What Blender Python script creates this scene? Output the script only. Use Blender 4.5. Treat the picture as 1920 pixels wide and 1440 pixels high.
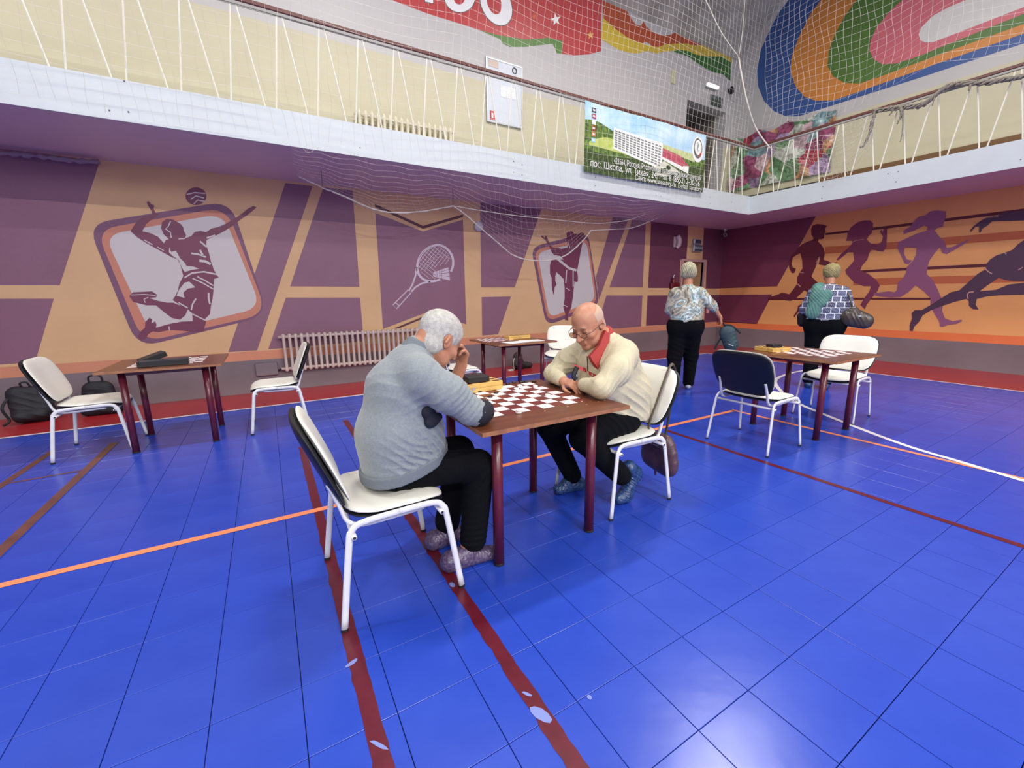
import bpy, bmesh, math, random
import numpy as np
from mathutils import Vector, Matrix
from mathutils.geometry import tessellate_polygon
random.seed(7); np.random.seed(7)
PI = math.pi
for o in list(bpy.data.objects): bpy.data.objects.remove(o)
scene = bpy.context.scene
COL = scene.collection

# ------------------------------------------------------------------ camera
F = 784.3; CX, CY = 964.0, 713.1
PITCH, YAW, ROLL, H = math.radians(11.31), math.radians(30.26), math.radians(-0.632), 1.35
fw = Vector((math.sin(YAW)*math.cos(PITCH), math.cos(YAW)*math.cos(PITCH), -math.sin(PITCH)))
rt0 = Vector((math.cos(YAW), -math.sin(YAW), 0)); up0 = rt0.cross(fw)
rt = rt0*math.cos(ROLL) + up0*math.sin(ROLL)
upv = -rt0*math.sin(ROLL) + up0*math.cos(ROLL)
cd = bpy.data.cameras.new('camera'); cam = bpy.data.objects.new('camera', cd); COL.objects.link(cam)
M = Matrix.Identity(4)
for i in range(3):
    M[i][0], M[i][1], M[i][2] = rt[i], upv[i], -fw[i]
M[2][3] = H
cam.matrix_world = M
cd.sensor_width = 36.0; cd.lens = F/1920*36.0
cd.shift_x = -(CX-960)/1920; cd.shift_y = -(720-CY)/1920
cd.clip_start = 0.05; cd.clip_end = 100
scene.camera = cam

# ------------------------------------------------------------------ world, lamps, exposure
world = bpy.data.worlds.new('world'); scene.world = world; world.use_nodes = True
bg = world.node_tree.nodes['Background']
bg.inputs[0].default_value = (0.80, 0.88, 1.0, 1); bg.inputs[1].default_value = 0.06
scene.view_settings.view_transform = 'Standard'; scene.view_settings.look = 'None'
scene.view_settings.exposure = 0.25; scene.view_settings.gamma = 1.0
scene.view_settings.use_curve_mapping = False
LAMP_W = 188.0
LAMPS = [(x, y, 7.3) for x in (-3.5, 1.6, 6.2) for y in (-7.6, -2.6, 3.3)]
def area(name, loc, power, sx, sy, col=(1.0, 0.97, 0.93), rot=(0, 0, 0)):
    d = bpy.data.lights.new(name, 'AREA'); d.shape = 'RECTANGLE'; d.size = sx; d.size_y = sy
    d.energy = power; d.color = col
    o = bpy.data.objects.new(name, d); COL.objects.link(o); o.location = loc; o.rotation_euler = rot
    return o
for i, (x, y, z) in enumerate(LAMPS):
    area('hall_lamp_light', (x, y, z-0.06), LAMP_W*(2.6 if y < -7 else 0.6 if y < 0 else 0.86), 1.2, 0.35)
area('window_light', (1.0, -9.6, 5.6), 300, 14.0, 1.8, (0.86, 0.93, 1.0), (math.radians(90), 0, 0))

# ------------------------------------------------------------------ unprojection of photograph points onto real planes
def ray(px, py): return fw + rt*((px-CX)/F) - upv*((py-CY)/F)
O = Vector((0, 0, H))
def onz(px, py, z=0.0):
    d = ray(px, py); return O + d*((z-H)/d.z)
def onx(px, py, x):
    d = ray(px, py); return O + d*(x/d.x)
def ony(px, py, y):
    d = ray(px, py); return O + d*(y/d.y)

# ------------------------------------------------------------------ helpers
def lin(c):
    return tuple(((v/255)/12.92 if v/255 <= 0.04045 else ((v/255+0.055)/1.055)**2.4) for v in c)
MATS = {}
def mat(name, rgb, rough=0.6, metal=0.0, var=0.0, vscale=6.0, bump=0.0, bscale=60.0, rgb2=None,
        emit=0.0, sheen=0.0, sss=0.0, spec=0.5, stretch=None, detail=3.0, coat=0.0):
    if name in MATS: return MATS[name]
    m = bpy.data.materials.new(name); m.use_nodes = True
    nt = m.node_tree; b = nt.nodes['Principled BSDF']
    c = lin(rgb)
    b.inputs['Base Color'].default_value = (*c, 1)
    b.inputs['Roughness'].default_value = rough; b.inputs['Metallic'].default_value = metal
    b.inputs['Specular IOR Level'].default_value = spec
    if coat: b.inputs['Coat Weight'].default_value = coat; b.inputs['Coat Roughness'].default_value = 0.1
    if sheen: b.inputs['Sheen Weight'].default_value = sheen
    if sss:
        b.inputs['Subsurface Weight'].default_value = sss; b.inputs['Subsurface Radius'].default_value = (0.02, 0.008, 0.004)
    tc = nt.nodes.new('ShaderNodeTexCoord'); mp = nt.nodes.new('ShaderNodeMapping')
    nt.links.new(tc.outputs['Object'], mp.inputs[0])
    if stretch: mp.inputs['Scale'].default_value = stretch
    if var or rgb2:
        n = nt.nodes.new('ShaderNodeTexNoise'); n.inputs['Scale'].default_value = vscale; n.inputs['Detail'].default_value = detail
        nt.links.new(mp.outputs[0], n.inputs['Vector'])
        r = nt.nodes.new('ShaderNodeValToRGB'); nt.links.new(n.outputs['Fac'], r.inputs[0])
        r.color_ramp.elements[0].position = 0.3; r.color_ramp.elements[1].position = 0.7
        c2 = lin(rgb2) if rgb2 else tuple(min(1, v*(1+var)) for v in c)
        c1 = c if rgb2 else tuple(v*(1-var) for v in c)
        r.color_ramp.elements[0].color = (*c1, 1); r.color_ramp.elements[1].color = (*c2, 1)
        nt.links.new(r.outputs[0], b.inputs['Base Color'])
    if bump:
        n = nt.nodes.new('ShaderNodeTexNoise'); n.inputs['Scale'].default_value = bscale; n.inputs['Detail'].default_value = 4
        nt.links.new(mp.outputs[0], n.inputs['Vector'])
        bp = nt.nodes.new('ShaderNodeBump'); bp.inputs['Strength'].default_value = bump; bp.inputs['Distance'].default_value = 0.01
        nt.links.new(n.outputs['Fac'], bp.inputs['Height']); nt.links.new(bp.outputs[0], b.inputs['Normal'])
    if emit:
        b.inputs['Emission Color'].default_value = (*c, 1); b.inputs['Emission Strength'].default_value = emit
    MATS[name] = m; return m

def link(o, parent=None):
    COL.objects.link(o)
    if parent is not None: o.parent = parent
    return o
def empty(name, loc=(0, 0, 0), rz=0.0):
    o = bpy.data.objects.new(name, None); o.empty_display_size = 0.1
    COL.objects.link(o); o.location = loc; o.rotation_euler = (0, 0, rz); return o
def tag(o, label=None, cat=None, group=None, kind=None):
    if label: o['label'] = label
    if cat: o['category'] = cat
    if group: o['group'] = group
    if kind: o['kind'] = kind
    return o
def mesh_obj(name, verts, faces, m, parent=None, smooth=False):
    me = bpy.data.meshes.new(name); me.from_pydata([tuple(v) for v in verts], [], faces); me.update()
    if m is not None: me.materials.append(m)
    if smooth: me.polygons.foreach_set('use_smooth', [True]*len(me.polygons))
    return link(bpy.data.objects.new(name, me), parent)
def share(name, me, parent, loc=(0, 0, 0), rot=(0, 0, 0), scale=(1, 1, 1)):
    o = bpy.data.objects.new(name, me); link(o, parent); o.location = loc; o.rotation_euler = rot; o.scale = scale; return o

class MB:
    """collects simple solids that become ONE mesh"""
    def __init__(s): s.v = []; s.f = []
    def add(s, vs, fs):
        n = len(s.v); s.v += [tuple(v) for v in vs]; s.f += [tuple(i+n for i in f) for f in fs]; return s
    def box(s, a, b):
        x0, y0, z0 = a; x1, y1, z1 = b
        return s.add([(x0,y0,z0),(x1,y0,z0),(x1,y1,z0),(x0,y1,z0),(x0,y0,z1),(x1,y0,z1),(x1,y1,z1),(x0,y1,z1)],
                     [(0,3,2,1),(4,5,6,7),(0,1,5,4),(1,2,6,5),(2,3,7,6),(3,0,4,7)])
    def bbox(s, a, b, c=0.003):
        """box with chamfered top and vertical edges"""
        x0, y0, z0 = a; x1, y1, z1 = b; vs = []
        def ring(i, z): return [(x0+i+c,y0+i,z),(x1-i-c,y0+i,z),(x1-i,y0+i+c,z),(x1-i,y1-i-c,z),(x1-i-c,y1-i,z),(x0+i+c,y1-i,z),(x0+i,y1-i-c,z),(x0+i,y0+i+c,z)]
        vs = ring(c, z0)+ring(0, z0+c)+ring(0, z1-c)+ring(c, z1); fs = [tuple(range(7, -1, -1)), tuple(range(24, 32))]
        for r in range(3):
            for i in range(8): j = (i+1) % 8; fs.append((r*8+i, r*8+j, r*8+8+j, r*8+8+i))
        return s.add(vs, fs)
    def tube(s, pts, r, n=8, r2=None, cap=True, flat=None):
        """tube along points; flat=(axis vector, factor) squashes the section"""
        P = [Vector(p) for p in pts]; R = r if isinstance(r, (list, tuple)) else [r]*len(P)
        vs = []; prev = None
        for i, p in enumerate(P):
            t = (P[min(i+1, len(P)-1)] - P[max(i-1, 0)]).normalized()
            if prev is None:
                a = Vector((0, 0, 1)) if abs(t.z) < 0.9 else Vector((1, 0, 0)); u = t.cross(a).normalized()
            else:
                u = (prev - t*prev.dot(t)).normalized()
            w = t.cross(u); prev = u
            for k in range(n):
                q = (u*math.cos(2*PI*k/n) + w*math.sin(2*PI*k/n))*R[i]
                if flat: ax = Vector(flat[0]).normalized(); q -= ax*q.dot(ax)*(1-flat[1])
                vs.append(p+q)
        fs = []
        for i in range(len(P)-1):
            for k in range(n): j = (k+1) % n; fs.append((i*n+k, i*n+j, (i+1)*n+j, (i+1)*n+k))
        if cap: fs += [tuple(range(n-1, -1, -1)), tuple((len(P)-1)*n+k for k in range(n))]
        return s.add(vs, fs)
    def cyl(s, c, r, z0, z1, n=16, ch=0.0):
        vs = []; rs = [(z0, r-ch), (z0+ch, r), (z1-ch, r), (z1, r-ch)] if ch else [(z0, r), (z1, r)]
        for z, q in rs: vs += [(c[0]+q*math.cos(2*PI*k/n), c[1]+q*math.sin(2*PI*k/n), z) for k in range(n)]
        fs = [tuple(range(n-1, -1, -1)), tuple((len(rs)-1)*n+k for k in range(n))]
        for i in range(len(rs)-1):
            for k in range(n): j = (k+1) % n; fs.append((i*n+k, i*n+j, (i+1)*n+j, (i+1)*n+k))
        return s.add(vs, fs)
    def build(s, name, m, parent=None, smooth=False): return mesh_obj(name, s.v, s.f, m, parent, smooth)

def bez(pts, n=6):
    """catmull-rom through points"""
    P = [Vector(p) for p in pts]; out = []
    for i in range(len(P)-1):
        a = P[max(i-1, 0)]; b = P[i]; c = P[i+1]; d = P[min(i+2, len(P)-1)]
        for k in range(n):
            t = k/n; out.append(0.5*((2*b)+(c-a)*t+(2*a-5*b+4*c-d)*t*t+(3*b-a-3*c+d)*t**3))
    out.append(P[-1]); return out
def smooth2d(pts, n=3):
    out = []; N = len(pts)
    for i in range(N):
        a, b, c, d = (Vector((*pts[(i+k-1) % N], 0)) for k in range(4))
        for k in range(n):
            t = k/n; q = 0.5*((2*b)+(c-a)*t+(2*a-5*b+4*c-d)*t*t+(3*b-a-3*c+d)*t**3); out.append((q.x, q.y))
    return out
def stroke2d(pts, w, closed=False):
    P = [Vector(p) for p in pts]; L = []; R = []; n = len(P)
    W = w if isinstance(w, (list, tuple)) else [w]*n
    for i, p in enumerate(P):
        a = P[(i-1) % n] if closed else P[max(i-1, 0)]; b = P[(i+1) % n] if closed else P[min(i+1, n-1)]
        t = (b-a).normalized(); q = Vector((-t.y, t.x))*W[i]/2; L.append(p+q); R.append(p-q)
    return L, R
def roundquad(q, r, n=6):
    out = []; N = len(q)
    for i in range(N):
        p = Vector(q[i]); a = (Vector(q[i-1])-p); b = (Vector(q[(i+1) % N])-p)
        p0 = p+a.normalized()*min(r, a.length/2); p1 = p+b.normalized()*min(r, b.length/2)
        for k in range(n+1):
            t = k/n; out.append(tuple((1-t)**2*p0+2*t*(1-t)*p+t*t*p1))
    return out

class Wall:
    """paints flat shapes on a wall plane; each call makes one thin painted piece, child of the wall"""
    def __init__(s, proj, normal, parent):
        s.proj = proj; s.n = Vector(normal); s.parent = parent
    def pt(s, p, lay): return s.proj(p[0], p[1]) + s.n*lay*0.0012
    def poly(s, name, polys, m, lay, strokes=()):
        vs = []; fs = []
        for pts in polys:
            P = [s.pt(p, lay) for p in pts]; n = len(vs); vs += P
            for t in tessellate_polygon([P]):
                a, b, c = (P[i] for i in t)
                if (b-a).cross(c-a).dot(s.n) < 0: t = (t[0], t[2], t[1])
                fs.append(tuple(n+i for i in t))
        for st in strokes:
            pts, w = st[0], st[1]; cl = len(st) > 2 and st[2]
            L, R = stroke2d(pts, w, cl); k = len(L); n = len(vs)
            vs += [s.pt(p, lay) for p in L]+[s.pt(p, lay) for p in R]
            for i in range(k if cl else k-1):
                j = (i+1) % k; q = (n+i, n+j, n+k+j, n+k+i)
                a, b, c = vs[q[0]], vs[q[1]], vs[q[2]]
                if (b-a).cross(c-a).dot(s.n) < 0: q = q[::-1]
                fs.append(q)
        return mesh_obj(name, vs, fs, m, s.parent)

# ------------------------------------------------------------------ signed distance modelling (figures, bags)
def unit(v): v = np.asarray(v, float); return v/np.linalg.norm(v)
class Sdf:
    def __init__(s): s.p = []; s.cuts = []; s.folds = []
    def cap(s, a, b, ra, rb=None, k=0.02, flat=None, op=1):
        a = np.array(a, float); b = np.array(b, float); rb = ra if rb is None else rb
        s.p.append(('c', a, b, ra, rb, k, None if flat is None else (unit(flat[0]), flat[1]), op, (a+b)/2, np.linalg.norm(b-a)/2+max(ra, rb)*1.3)); return s
    def ell(s, c, r, ax=None, k=0.02, op=1):
        c = np.array(c, float); r = np.array(r, float); A = np.eye(3) if ax is None else np.array([unit(v) for v in ax])
        s.p.append(('e', c, r, A, None, k, None, op, c, r.max())); return s
    def cut(s, point, normal):
        s.cuts.append((np.array(point, float), unit(normal))); return s
    def fold(s, c, r, d, freq, amp, bend=(0, 0, 0)):
        s.folds.append((np.array(c, float), r, unit(d), freq, amp, np.array(bend, float))); return s
    def ev(s, X, cc=None, rc=0):
        D = np.full(len(X), 0.5)
        for q in s.p:
            t, a, b, ra, rb, k, fl, op, pc, R = q
            if cc is not None and np.linalg.norm(pc-cc) > R+rc+0.08: continue
            if t == 'c':
                ba = b-a; L = ba@ba+1e-12; pa = X-a; h = np.clip(pa@ba/L, 0, 1); v = pa-h[:, None]*ba
                if fl is not None: v = v+np.outer(v@fl[0], fl[0])*(1/fl[1]-1)
                d = np.sqrt((v*v).sum(1))-(ra+(rb-ra)*h)
            else:
                Y = (X-a)@ra.T; k0 = np.sqrt(((Y/b)**2).sum(1)); k1 = np.sqrt(((Y/b**2)**2).sum(1))+1e-9; d = k0*(k0-1)/k1
            if op == 1:
                h = np.clip(0.5+0.5*(D-d)/k, 0, 1); D = D*(1-h)+d*h-k*h*(1-h)
            else:
                h = np.clip(0.5-0.5*(D+d)/k, 0, 1); D = D*(1-h)-d*h+k*h*(1-h)
        for c, r, dr, f, amp, bend in s.folds:
            v = X-c; w = np.exp(-(v*v).sum(1)/(r*r)); ph = v@dr*f+np.sin(v@bend)*1.5
            D = D-amp*w*(1-np.abs(np.sin(ph)))**1.5*1.3+amp*w*0.4
        for p, n in s.cuts: D = np.maximum(D, (X-p)@n)
        return D
    def bounds(s):
        lo = np.min([q[8]-q[9] for q in s.p if q[7] == 1], 0)-0.03; hi = np.max([q[8]+q[9] for q in s.p if q[7] == 1], 0)+0.03
        return lo, hi
    def mesh(s, name, m, parent, h=0.006, off=(0, 0, 0), lohi=None):
        lo, hi = lohi if lohi else s.bounds(); lo = np.array(lo, float); hi = np.array(hi, float)
        B = 8; nb = np.ceil((hi-lo)/(h*B)).astype(int); N = nb*B+1
        G = np.full(N, 1.0, np.float32)
        cs = 4  # superblocks for culling
        bl = h*B; rad = bl*math.sqrt(3)/2
        ii = np.stack(np.meshgrid(*[np.arange(n) for n in nb], indexing='ij'), -1).reshape(-1, 3)
        key = (ii//cs); kk = key[:, 0]*10000+key[:, 1]*100+key[:, 2]
        order = np.argsort(kk, kind='stable'); ii = ii[order]; kk = kk[order]
        splits = np.flatnonzero(np.diff(kk))+1
        loc = np.stack(np.meshgrid(*[np.arange(B+1)]*3, indexing='ij'), -1).reshape(-1, 3)
        for grp in np.split(ii, splits):
            cen = lo+(grp+0.5)*bl; cc = cen.mean(0); rc = np.linalg.norm(cen-cc, axis=1).max()+rad
            dc = s.ev(cen, cc, rc); near = np.abs(dc) < rad*1.25+0.012
            for g, d in zip(grp[~near], dc[~near]):
                if d < 0: G[g[0]*B:g[0]*B+B+1, g[1]*B:g[1]*B+B+1, g[2]*B:g[2]*B+B+1] = -1
            gn = grp[near]
            if len(gn) == 0: continue
            idx = (gn[:, None, :]*B+loc[None]).reshape(-1, 3)
            lin_ = np.unique((idx[:, 0]*N[1]+idx[:, 1])*N[2]+idx[:, 2])
            i3 = np.stack([lin_//(N[1]*N[2]), (lin_//N[2]) % N[1], lin_ % N[2]], 1)
            G.reshape(-1)[lin_] = s.ev(lo+i3*h, cc, rc)
        S = G < 0
        cnt = np.zeros(tuple(N-1), np.int8)
        for a in (0, 1):
            for b in (0, 1):
                for c in (0, 1): cnt += S[a:N[0]-1+a, b:N[1]-1+b, c:N[2]-1+c]
        act = np.argwhere((cnt > 0) & (cnt < 8)); vid = np.full(tuple(N-1), -1, np.int64); vid[tuple(act.T)] = np.arange(len(act))
        acc = np.zeros((len(act), 3)); w = np.zeros(len(act))
        cor = [(a, b, c) for a in (0, 1) for b in (0, 1) for c in (0, 1)]
        for p in cor:
            for ax in range(3):
                if p[ax]: continue
                q = list(p); q[ax] = 1
                g0 = G[tuple((act+p).T)]; g1 = G[tuple((act+q).T)]; mk = (g0 < 0) != (g1 < 0)
                t = np.where(mk, g0/(g0-g1+1e-12), 0); P = np.tile(np.array(p, float), (len(act), 1)); P[:, ax] = t
                acc += P*mk[:, None]; w += mk
        V = lo+(act+acc/w[:, None])*h+np.array(off)
        F_ = []
        for ax in range(3):
            sl0 = [slice(None)]*3; sl1 = [slice(None)]*3; sl0[ax] = slice(0, -1); sl1[ax] = slice(1, None)
            a, b = S[tuple(sl0)], S[tuple(sl1)]; ed = np.argwhere(a != b)
            u, v = (ax+1) % 3, (ax+2) % 3
            ok = (ed[:, u] > 0) & (ed[:, v] > 0) & (ed[:, u] < N[u]-1) & (ed[:, v] < N[v]-1); ed = ed[ok]
            def vi(du, dv):
                e = ed.copy(); e[:, u] -= du; e[:, v] -= dv; return vid[tuple(e.T)]
            Q = np.stack([vi(1, 1), vi(0, 1), vi(0, 0), vi(1, 0)], 1)
            neg = a[tuple(ed.T)]; Q[~neg] = Q[~neg][:, ::-1]; F_.append(Q)
        Fq = np.concatenate(F_); Fq = Fq[(Fq >= 0).all(1)]
        me = bpy.data.meshes.new(name); me.vertices.add(len(V)); me.vertices.foreach_set('co', V.astype(np.float32).ravel())
        me.loops.add(len(Fq)*4); me.loops.foreach_set('vertex_index', Fq.astype(np.int32).ravel())
        me.polygons.add(len(Fq)); me.polygons.foreach_set('loop_start', np.arange(0, len(Fq)*4, 4, dtype=np.int32))
        me.polygons.foreach_set('loop_total', np.full(len(Fq), 4, np.int32))
        me.polygons.foreach_set('use_smooth', np.ones(len(Fq), bool)); me.update(calc_edges=True); me.validate()
        if m is not None: me.materials.append(m)
        return link(bpy.data.objects.new(name, me), parent)
# ================================================================== THE SETTING
YB, XR, YF, XF = 7.13, 10.58, 5.55, 9.02
ZB, ZT, ZRAIL = 3.0, 3.34, 4.28
XL, YN = -9.0, -10.0
YW, XW = 6.12, 8.81
def slab(name, a, b, m, kind='structure', parent=None):
    o = MB().box(a, b).build(name, m, parent); tag(o, kind=kind) if parent is None else None; return o

m_seam = mat('floor seam navy', (16, 24, 84), 0.5)
m_blue = mat('blue vinyl', (34, 64, 172), 0.27, rgb2=(46, 76, 184), vscale=2.4, bump=0.10, bscale=9, detail=5, spec=0.6)
m_red = mat('red vinyl', (158, 38, 44), 0.3, var=0.08, vscale=3, spec=0.5)
floor = slab('floor', (XL, YN, -0.12), (XR, YB, -0.009), m_seam)
# interlocking vinyl tiles: the 300 that show largest one by one, the others joined
TX, TY, GX, GY = 0.2677, 0.2726, 0.2330, 1.1890
def tile_mb(mb, x, y, z=0.0, g=0.0013, c=0.0007):
    x0, x1, y0, y1 = x+g, x+TX-g, y+g, y+TY-g
    vs = [(x0,y0,-0.008),(x1,y0,-0.008),(x1,y1,-0.008),(x0,y1,-0.008),(x0,y0,z-c),(x1,y0,z-c),(x1,y1,z-c),(x0,y1,z-c),
          (x0+c,y0+c,z),(x1-c,y0+c,z),(x1-c,y1-c,z),(x0+c,y1-c,z)]
    return mb.add(vs, [(8,9,10,11),(0,1,5,4),(1,2,6,5),(2,3,7,6),(3,0,4,7),(4,5,9,8),(5,6,10,9),(6,7,11,10),(7,4,8,11)])
def project(p):
    v = Vector(p)-O; z = v.dot(fw)
    return (CX+F*v.dot(rt)/z, CY-F*v.dot(upv)/z, z)
cells = []
for i in range(-26, 34):
    for j in range(-24, 19):
        x, y = GX+i*TX, GY+j*TY
        if x+TX/2 > XW or y+TY/2 > YW: continue
        px, py, z = project((x+TX/2, y+TY/2, 0))
        vis = z > 0.3 and -60 < px < 1980 and -60 < py < 1500
        cells.append((0 if vis else 1, z if vis else 1e3, x, y))
cells.sort()
tm = MB(); tile_mb(tm, 0, 0); tme = bpy.data.meshes.new('floor_tile'); tme.from_pydata(tm.v, [], tm.f); tme.materials.append(m_blue)
rest = MB()
for n, (a, z, x, y) in enumerate(cells):
    if n < 300 and a == 0:
        share('floor_tile', tme, floor, (x, y, random.uniform(-0.0003, 0.0003)), (random.gauss(0, 0.0009), random.gauss(0, 0.0009), 0))
    else: tile_mb(rest, x, y, random.uniform(-0.0003, 0.0002))
tag(rest.build('distant_tiles', m_blue, floor), kind='stuff')
bd = MB(); bd.box((XL, YW, -0.009), (XR, YB, 0.0)); bd.box((XW, YN, -0.009), (XR, YW, 0.0))
bd.build('red_border', m_red, floor)

# court lines, painted on the tiles
m_or = mat('orange line paint', (238, 140, 98), 0.35); m_wh = mat('white line paint', (228, 222, 228), 0.35)
m_mar = mat('maroon line paint', (92, 22, 38), 0.3, var=0.15, vscale=20); m_brn = mat('brown line paint', (104, 66, 60), 0.35, var=0.2, vscale=9)
m_chip = mat('worn line', (120, 132, 196), 0.5)
def line(name, pts, w, m, z=0.0007, jag=0.0, closed=False):
    z = z+0.0008
    P = [Vector((p[0], p[1])) for p in pts]
    if jag:
        Q = []
        for a, b in zip(P[:-1], P[1:]):
            n = max(2, int((b-a).length/0.035)); Q += [a+(b-a)*(k/n) for k in range(n)]
        P = Q+[P[-1]]
    L, R = stroke2d([tuple(p) for p in P], w, closed)
    if jag:
        L = [p+Vector((random.gauss(0, jag*0.3), 0)) for p in L]
        R = [p+Vector((abs(random.gauss(0, jag)) if random.random() < 0.35 else random.gauss(0, jag*0.3), 0))*(-1) for p in R]
    k = len(L); vs = [(p.x, p.y, z) for p in L]+[(p.x, p.y, z) for p in R]
    fs = [(i, i+k, (i+1) % k+k, (i+1) % k) for i in range(k if closed else k-1)]
    return mesh_obj(name, vs, fs, m, floor)
line('white_line', [(XL+.1, YW), (XW, YW)], 0.045, m_wh); line('white_line', [(XW, YW), (XW, YN+.1)], 0.045, m_wh, 0.0008)
line('orange_line', [(XL+.1, 2.82), (4.655, 2.82)], 0.052, m_or, 0.001); line('orange_line', [(4.655, 2.846), (4.655, YN+.1)], 0.05, m_or, 0.001)
line('maroon_line', [(0.154, 4.2), (0.154, YN+.1)], 0.055, m_mar, 0.0006, 0.004)
line('maroon_line', [(0.641, 4.9), (0.641, YN+.1)], 0.055, m_mar, 0.0006, 0.005)
line('maroon_line', [(3.383, 2.75), (3.383, YN+.1)], 0.05, m_mar, 0.0006)
line('brown_line', [tuple(onz(215, 830)[:2]), tuple(onz(0, 1034)[:2]), tuple(onz(-120, 1150)[:2])], 0.06, m_brn, 0.0006)
line('brown_line', [tuple(onz(100, 845)[:2]), tuple(onz(0, 912)[:2]), tuple(onz(-90, 975)[:2])], 0.055, m_brn, 0.0006)
line('brown_line', [tuple(onz(150, 883)[:2]), tuple(onz(0, 909)[:2])], 0.03, m_brn, 0.0005)
cp = [onz(*p) for p in [(1560, 690), (1528, 692), (1490, 698), (1462, 707), (1453, 716), (1460, 729), (1475, 742), (1500, 758), (1535, 773), (1600, 799), (1700, 836), (1800, 866), (1920, 902), (2100, 955)]]
line('white_curve', [tuple(p[:2]) for p in bez([Vector((p.x, p.y, 0)) for p in cp], 5)], 0.055, m_wh, 0.0014)
for px, py, a, b in [(1014, 1340, .045, .02), (988, 1302, .02, .006), (660, 1243, .03, .012), (712, 1398, .04, .006), (848, 1097, .02, .012), (1105, 1308, .01, .008)]:
    c = onz(px, py); n = 9; an = random.uniform(0, 3)
    vs = [(c.x+math.cos(an)*math.cos(t)*a*random.uniform(.6, 1)-math.sin(an)*math.sin(t)*b, c.y+math.sin(an)*math.cos(t)*a+math.cos(an)*math.sin(t)*b*random.uniform(.6, 1), 0.0019) for t in [2*PI*k/n for k in range(n)]]
    mesh_obj('worn_patch', vs, [tuple(range(n))], m_chip, floor)

# walls ------------------------------------------------------------
C_PUR, C_TAN, C_ORA, C_GRY = (138, 96, 116), (218, 178, 132), (210, 142, 110), (126, 113, 119)
m_tan = mat('tan wall paint', C_TAN, 0.62, var=0.05, vscale=2, bump=0.12, bscale=25)
m_pur = mat('purple wall paint', C_PUR, 0.55, var=0.05, vscale=2, bump=0.12, bscale=25)
m_ora = mat('orange band paint', C_ORA, 0.6, var=0.04, vscale=3)
m_dado = mat('grey dado paint', C_GRY, 0.55, var=0.10, vscale=1.3, bump=0.15, bscale=12)
m_cream = mat('cream gallery paint', (200, 193, 164), 0.6, var=0.03, vscale=2, bump=0.06, bscale=14)
m_white = mat('white gallery paint', (192, 188, 186), 0.5, var=0.02, vscale=2, bump=0.06, bscale=14)
m_soff = mat('mauve soffit paint', (212, 194, 200), 0.45, var=0.03, vscale=3, bump=0.05, bscale=10)
m_fas = mat('white fascia paint', (194, 201, 203), 0.4, var=0.02, vscale=5, bump=0.10, bscale=8)
m_lit = mat('light emblem ground', (206, 200, 198), 0.55)
m_fig = mat('maroon figure paint', (118, 54, 82), 0.5); m_edge = mat('dark emblem border', (124, 82, 108), 0.55)
m_bre = mat('dark brown mural line', (92, 50, 62), 0.55); m_rac = mat('pale mural line', (206, 190, 204), 0.55)

ZWT = 4.95
DX0, DX1, DZ = 9.03, 9.82, 2.16             # lower doorway in the back wall
UX0, UX1, UZ = 8.82, 10.25, 5.72            # gallery doorway
bw = MB()
bw.box((XL, YB, -0.1), (DX0, YB+0.3, ZB+.01)); bw.box((DX1, YB, -0.1), (XR+.3, YB+0.3, ZB+.01)); bw.box((DX0, YB, DZ), (DX1, YB+.3, ZB+.01))
wall_back = tag(bw.build('wall_back', m_tan), kind='structure')
up = MB(); up.box((XL, YB, ZB+.01), (UX0, YB+.3, 7.3)); up.box((UX1, YB, ZB+.01), (XR+.3, YB+.3, 7.3)); up.box((UX0, YB, UZ), (UX1, YB+.3, 7.3))
gallery_back = tag(up.build('wall_gallery_back', m_white), kind='structure')
wall_right = slab('wall_right', (XR, YN, -0.1), (XR+.3, YB, ZB+.01), mat('warm tan wall tone', (234, 168, 104), 0.62, var=0.05, vscale=2, bump=0.12, bscale=25))  # warmer tan than on the back wall
zr = lambda y: 6.98+0.82*(YB-y)
RY = 3.6                                       # ridge
gv = [(YN, ZB+.01), (YB, ZB+.01), (YB, zr(YB)), (RY, zr(RY)), (YN, 7.6)]
n = len(gv)
gallery_right = tag(mesh_obj('wall_gallery_right', [(XR, y, z) for y, z in gv]+[(XR+.3, y, z) for y, z in gv],
    [tuple(range(n-1, -1, -1)), tuple(range(n, 2*n))]+[(i, (i+1) % n, (i+1) % n+n, i+n) for i in range(n)], m_white), kind='structure')
slab('wall_left', (XL-.3, YN, -0.1), (XL, YB, 10.0), m_white)
slab('wall_front', (XL, YN-.3, -0.1), (XR, YN, 7.7), m_white)
# roof: galvanised sheets rising from the back wall to the ridge
m_roof = mat('dull sheet metal', (196, 192, 184), 0.5, 0.15, var=0.25, vscale=1.6, bump=0.2, bscale=4, rgb2=(150, 147, 140))
def quad_slab(name, pts, th, m, parent=None):
    P = [Vector(p) for p in pts]; nrm = (P[1]-P[0]).cross(P[3]-P[0]).normalized()*th
    return mesh_obj(name, P+[p+nrm for p in P], [(0,3,2,1),(4,5,6,7),(0,1,5,4),(1,2,6,5),(2,3,7,6),(3,0,4,7)], m, parent)
ceiling = tag(quad_slab('ceiling', [(XL, YB+.1, zr(YB+.1)), (XR+.2, YB+.1, zr(YB+.1)), (XR+.2, RY, zr(RY)), (XL, RY, zr(RY))], 0.06, m_roof), kind='structure')
tag(quad_slab('ceiling_slope', [(XL, RY, zr(RY)), (XR+.2, RY, zr(RY)), (XR+.2, YN-.2, 7.6), (XL, YN-.2, 7.6)], 0.06, m_roof), kind='structure')
m_joint = mat('roof joint strip', (84, 82, 78), 0.5, 0.3)
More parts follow.
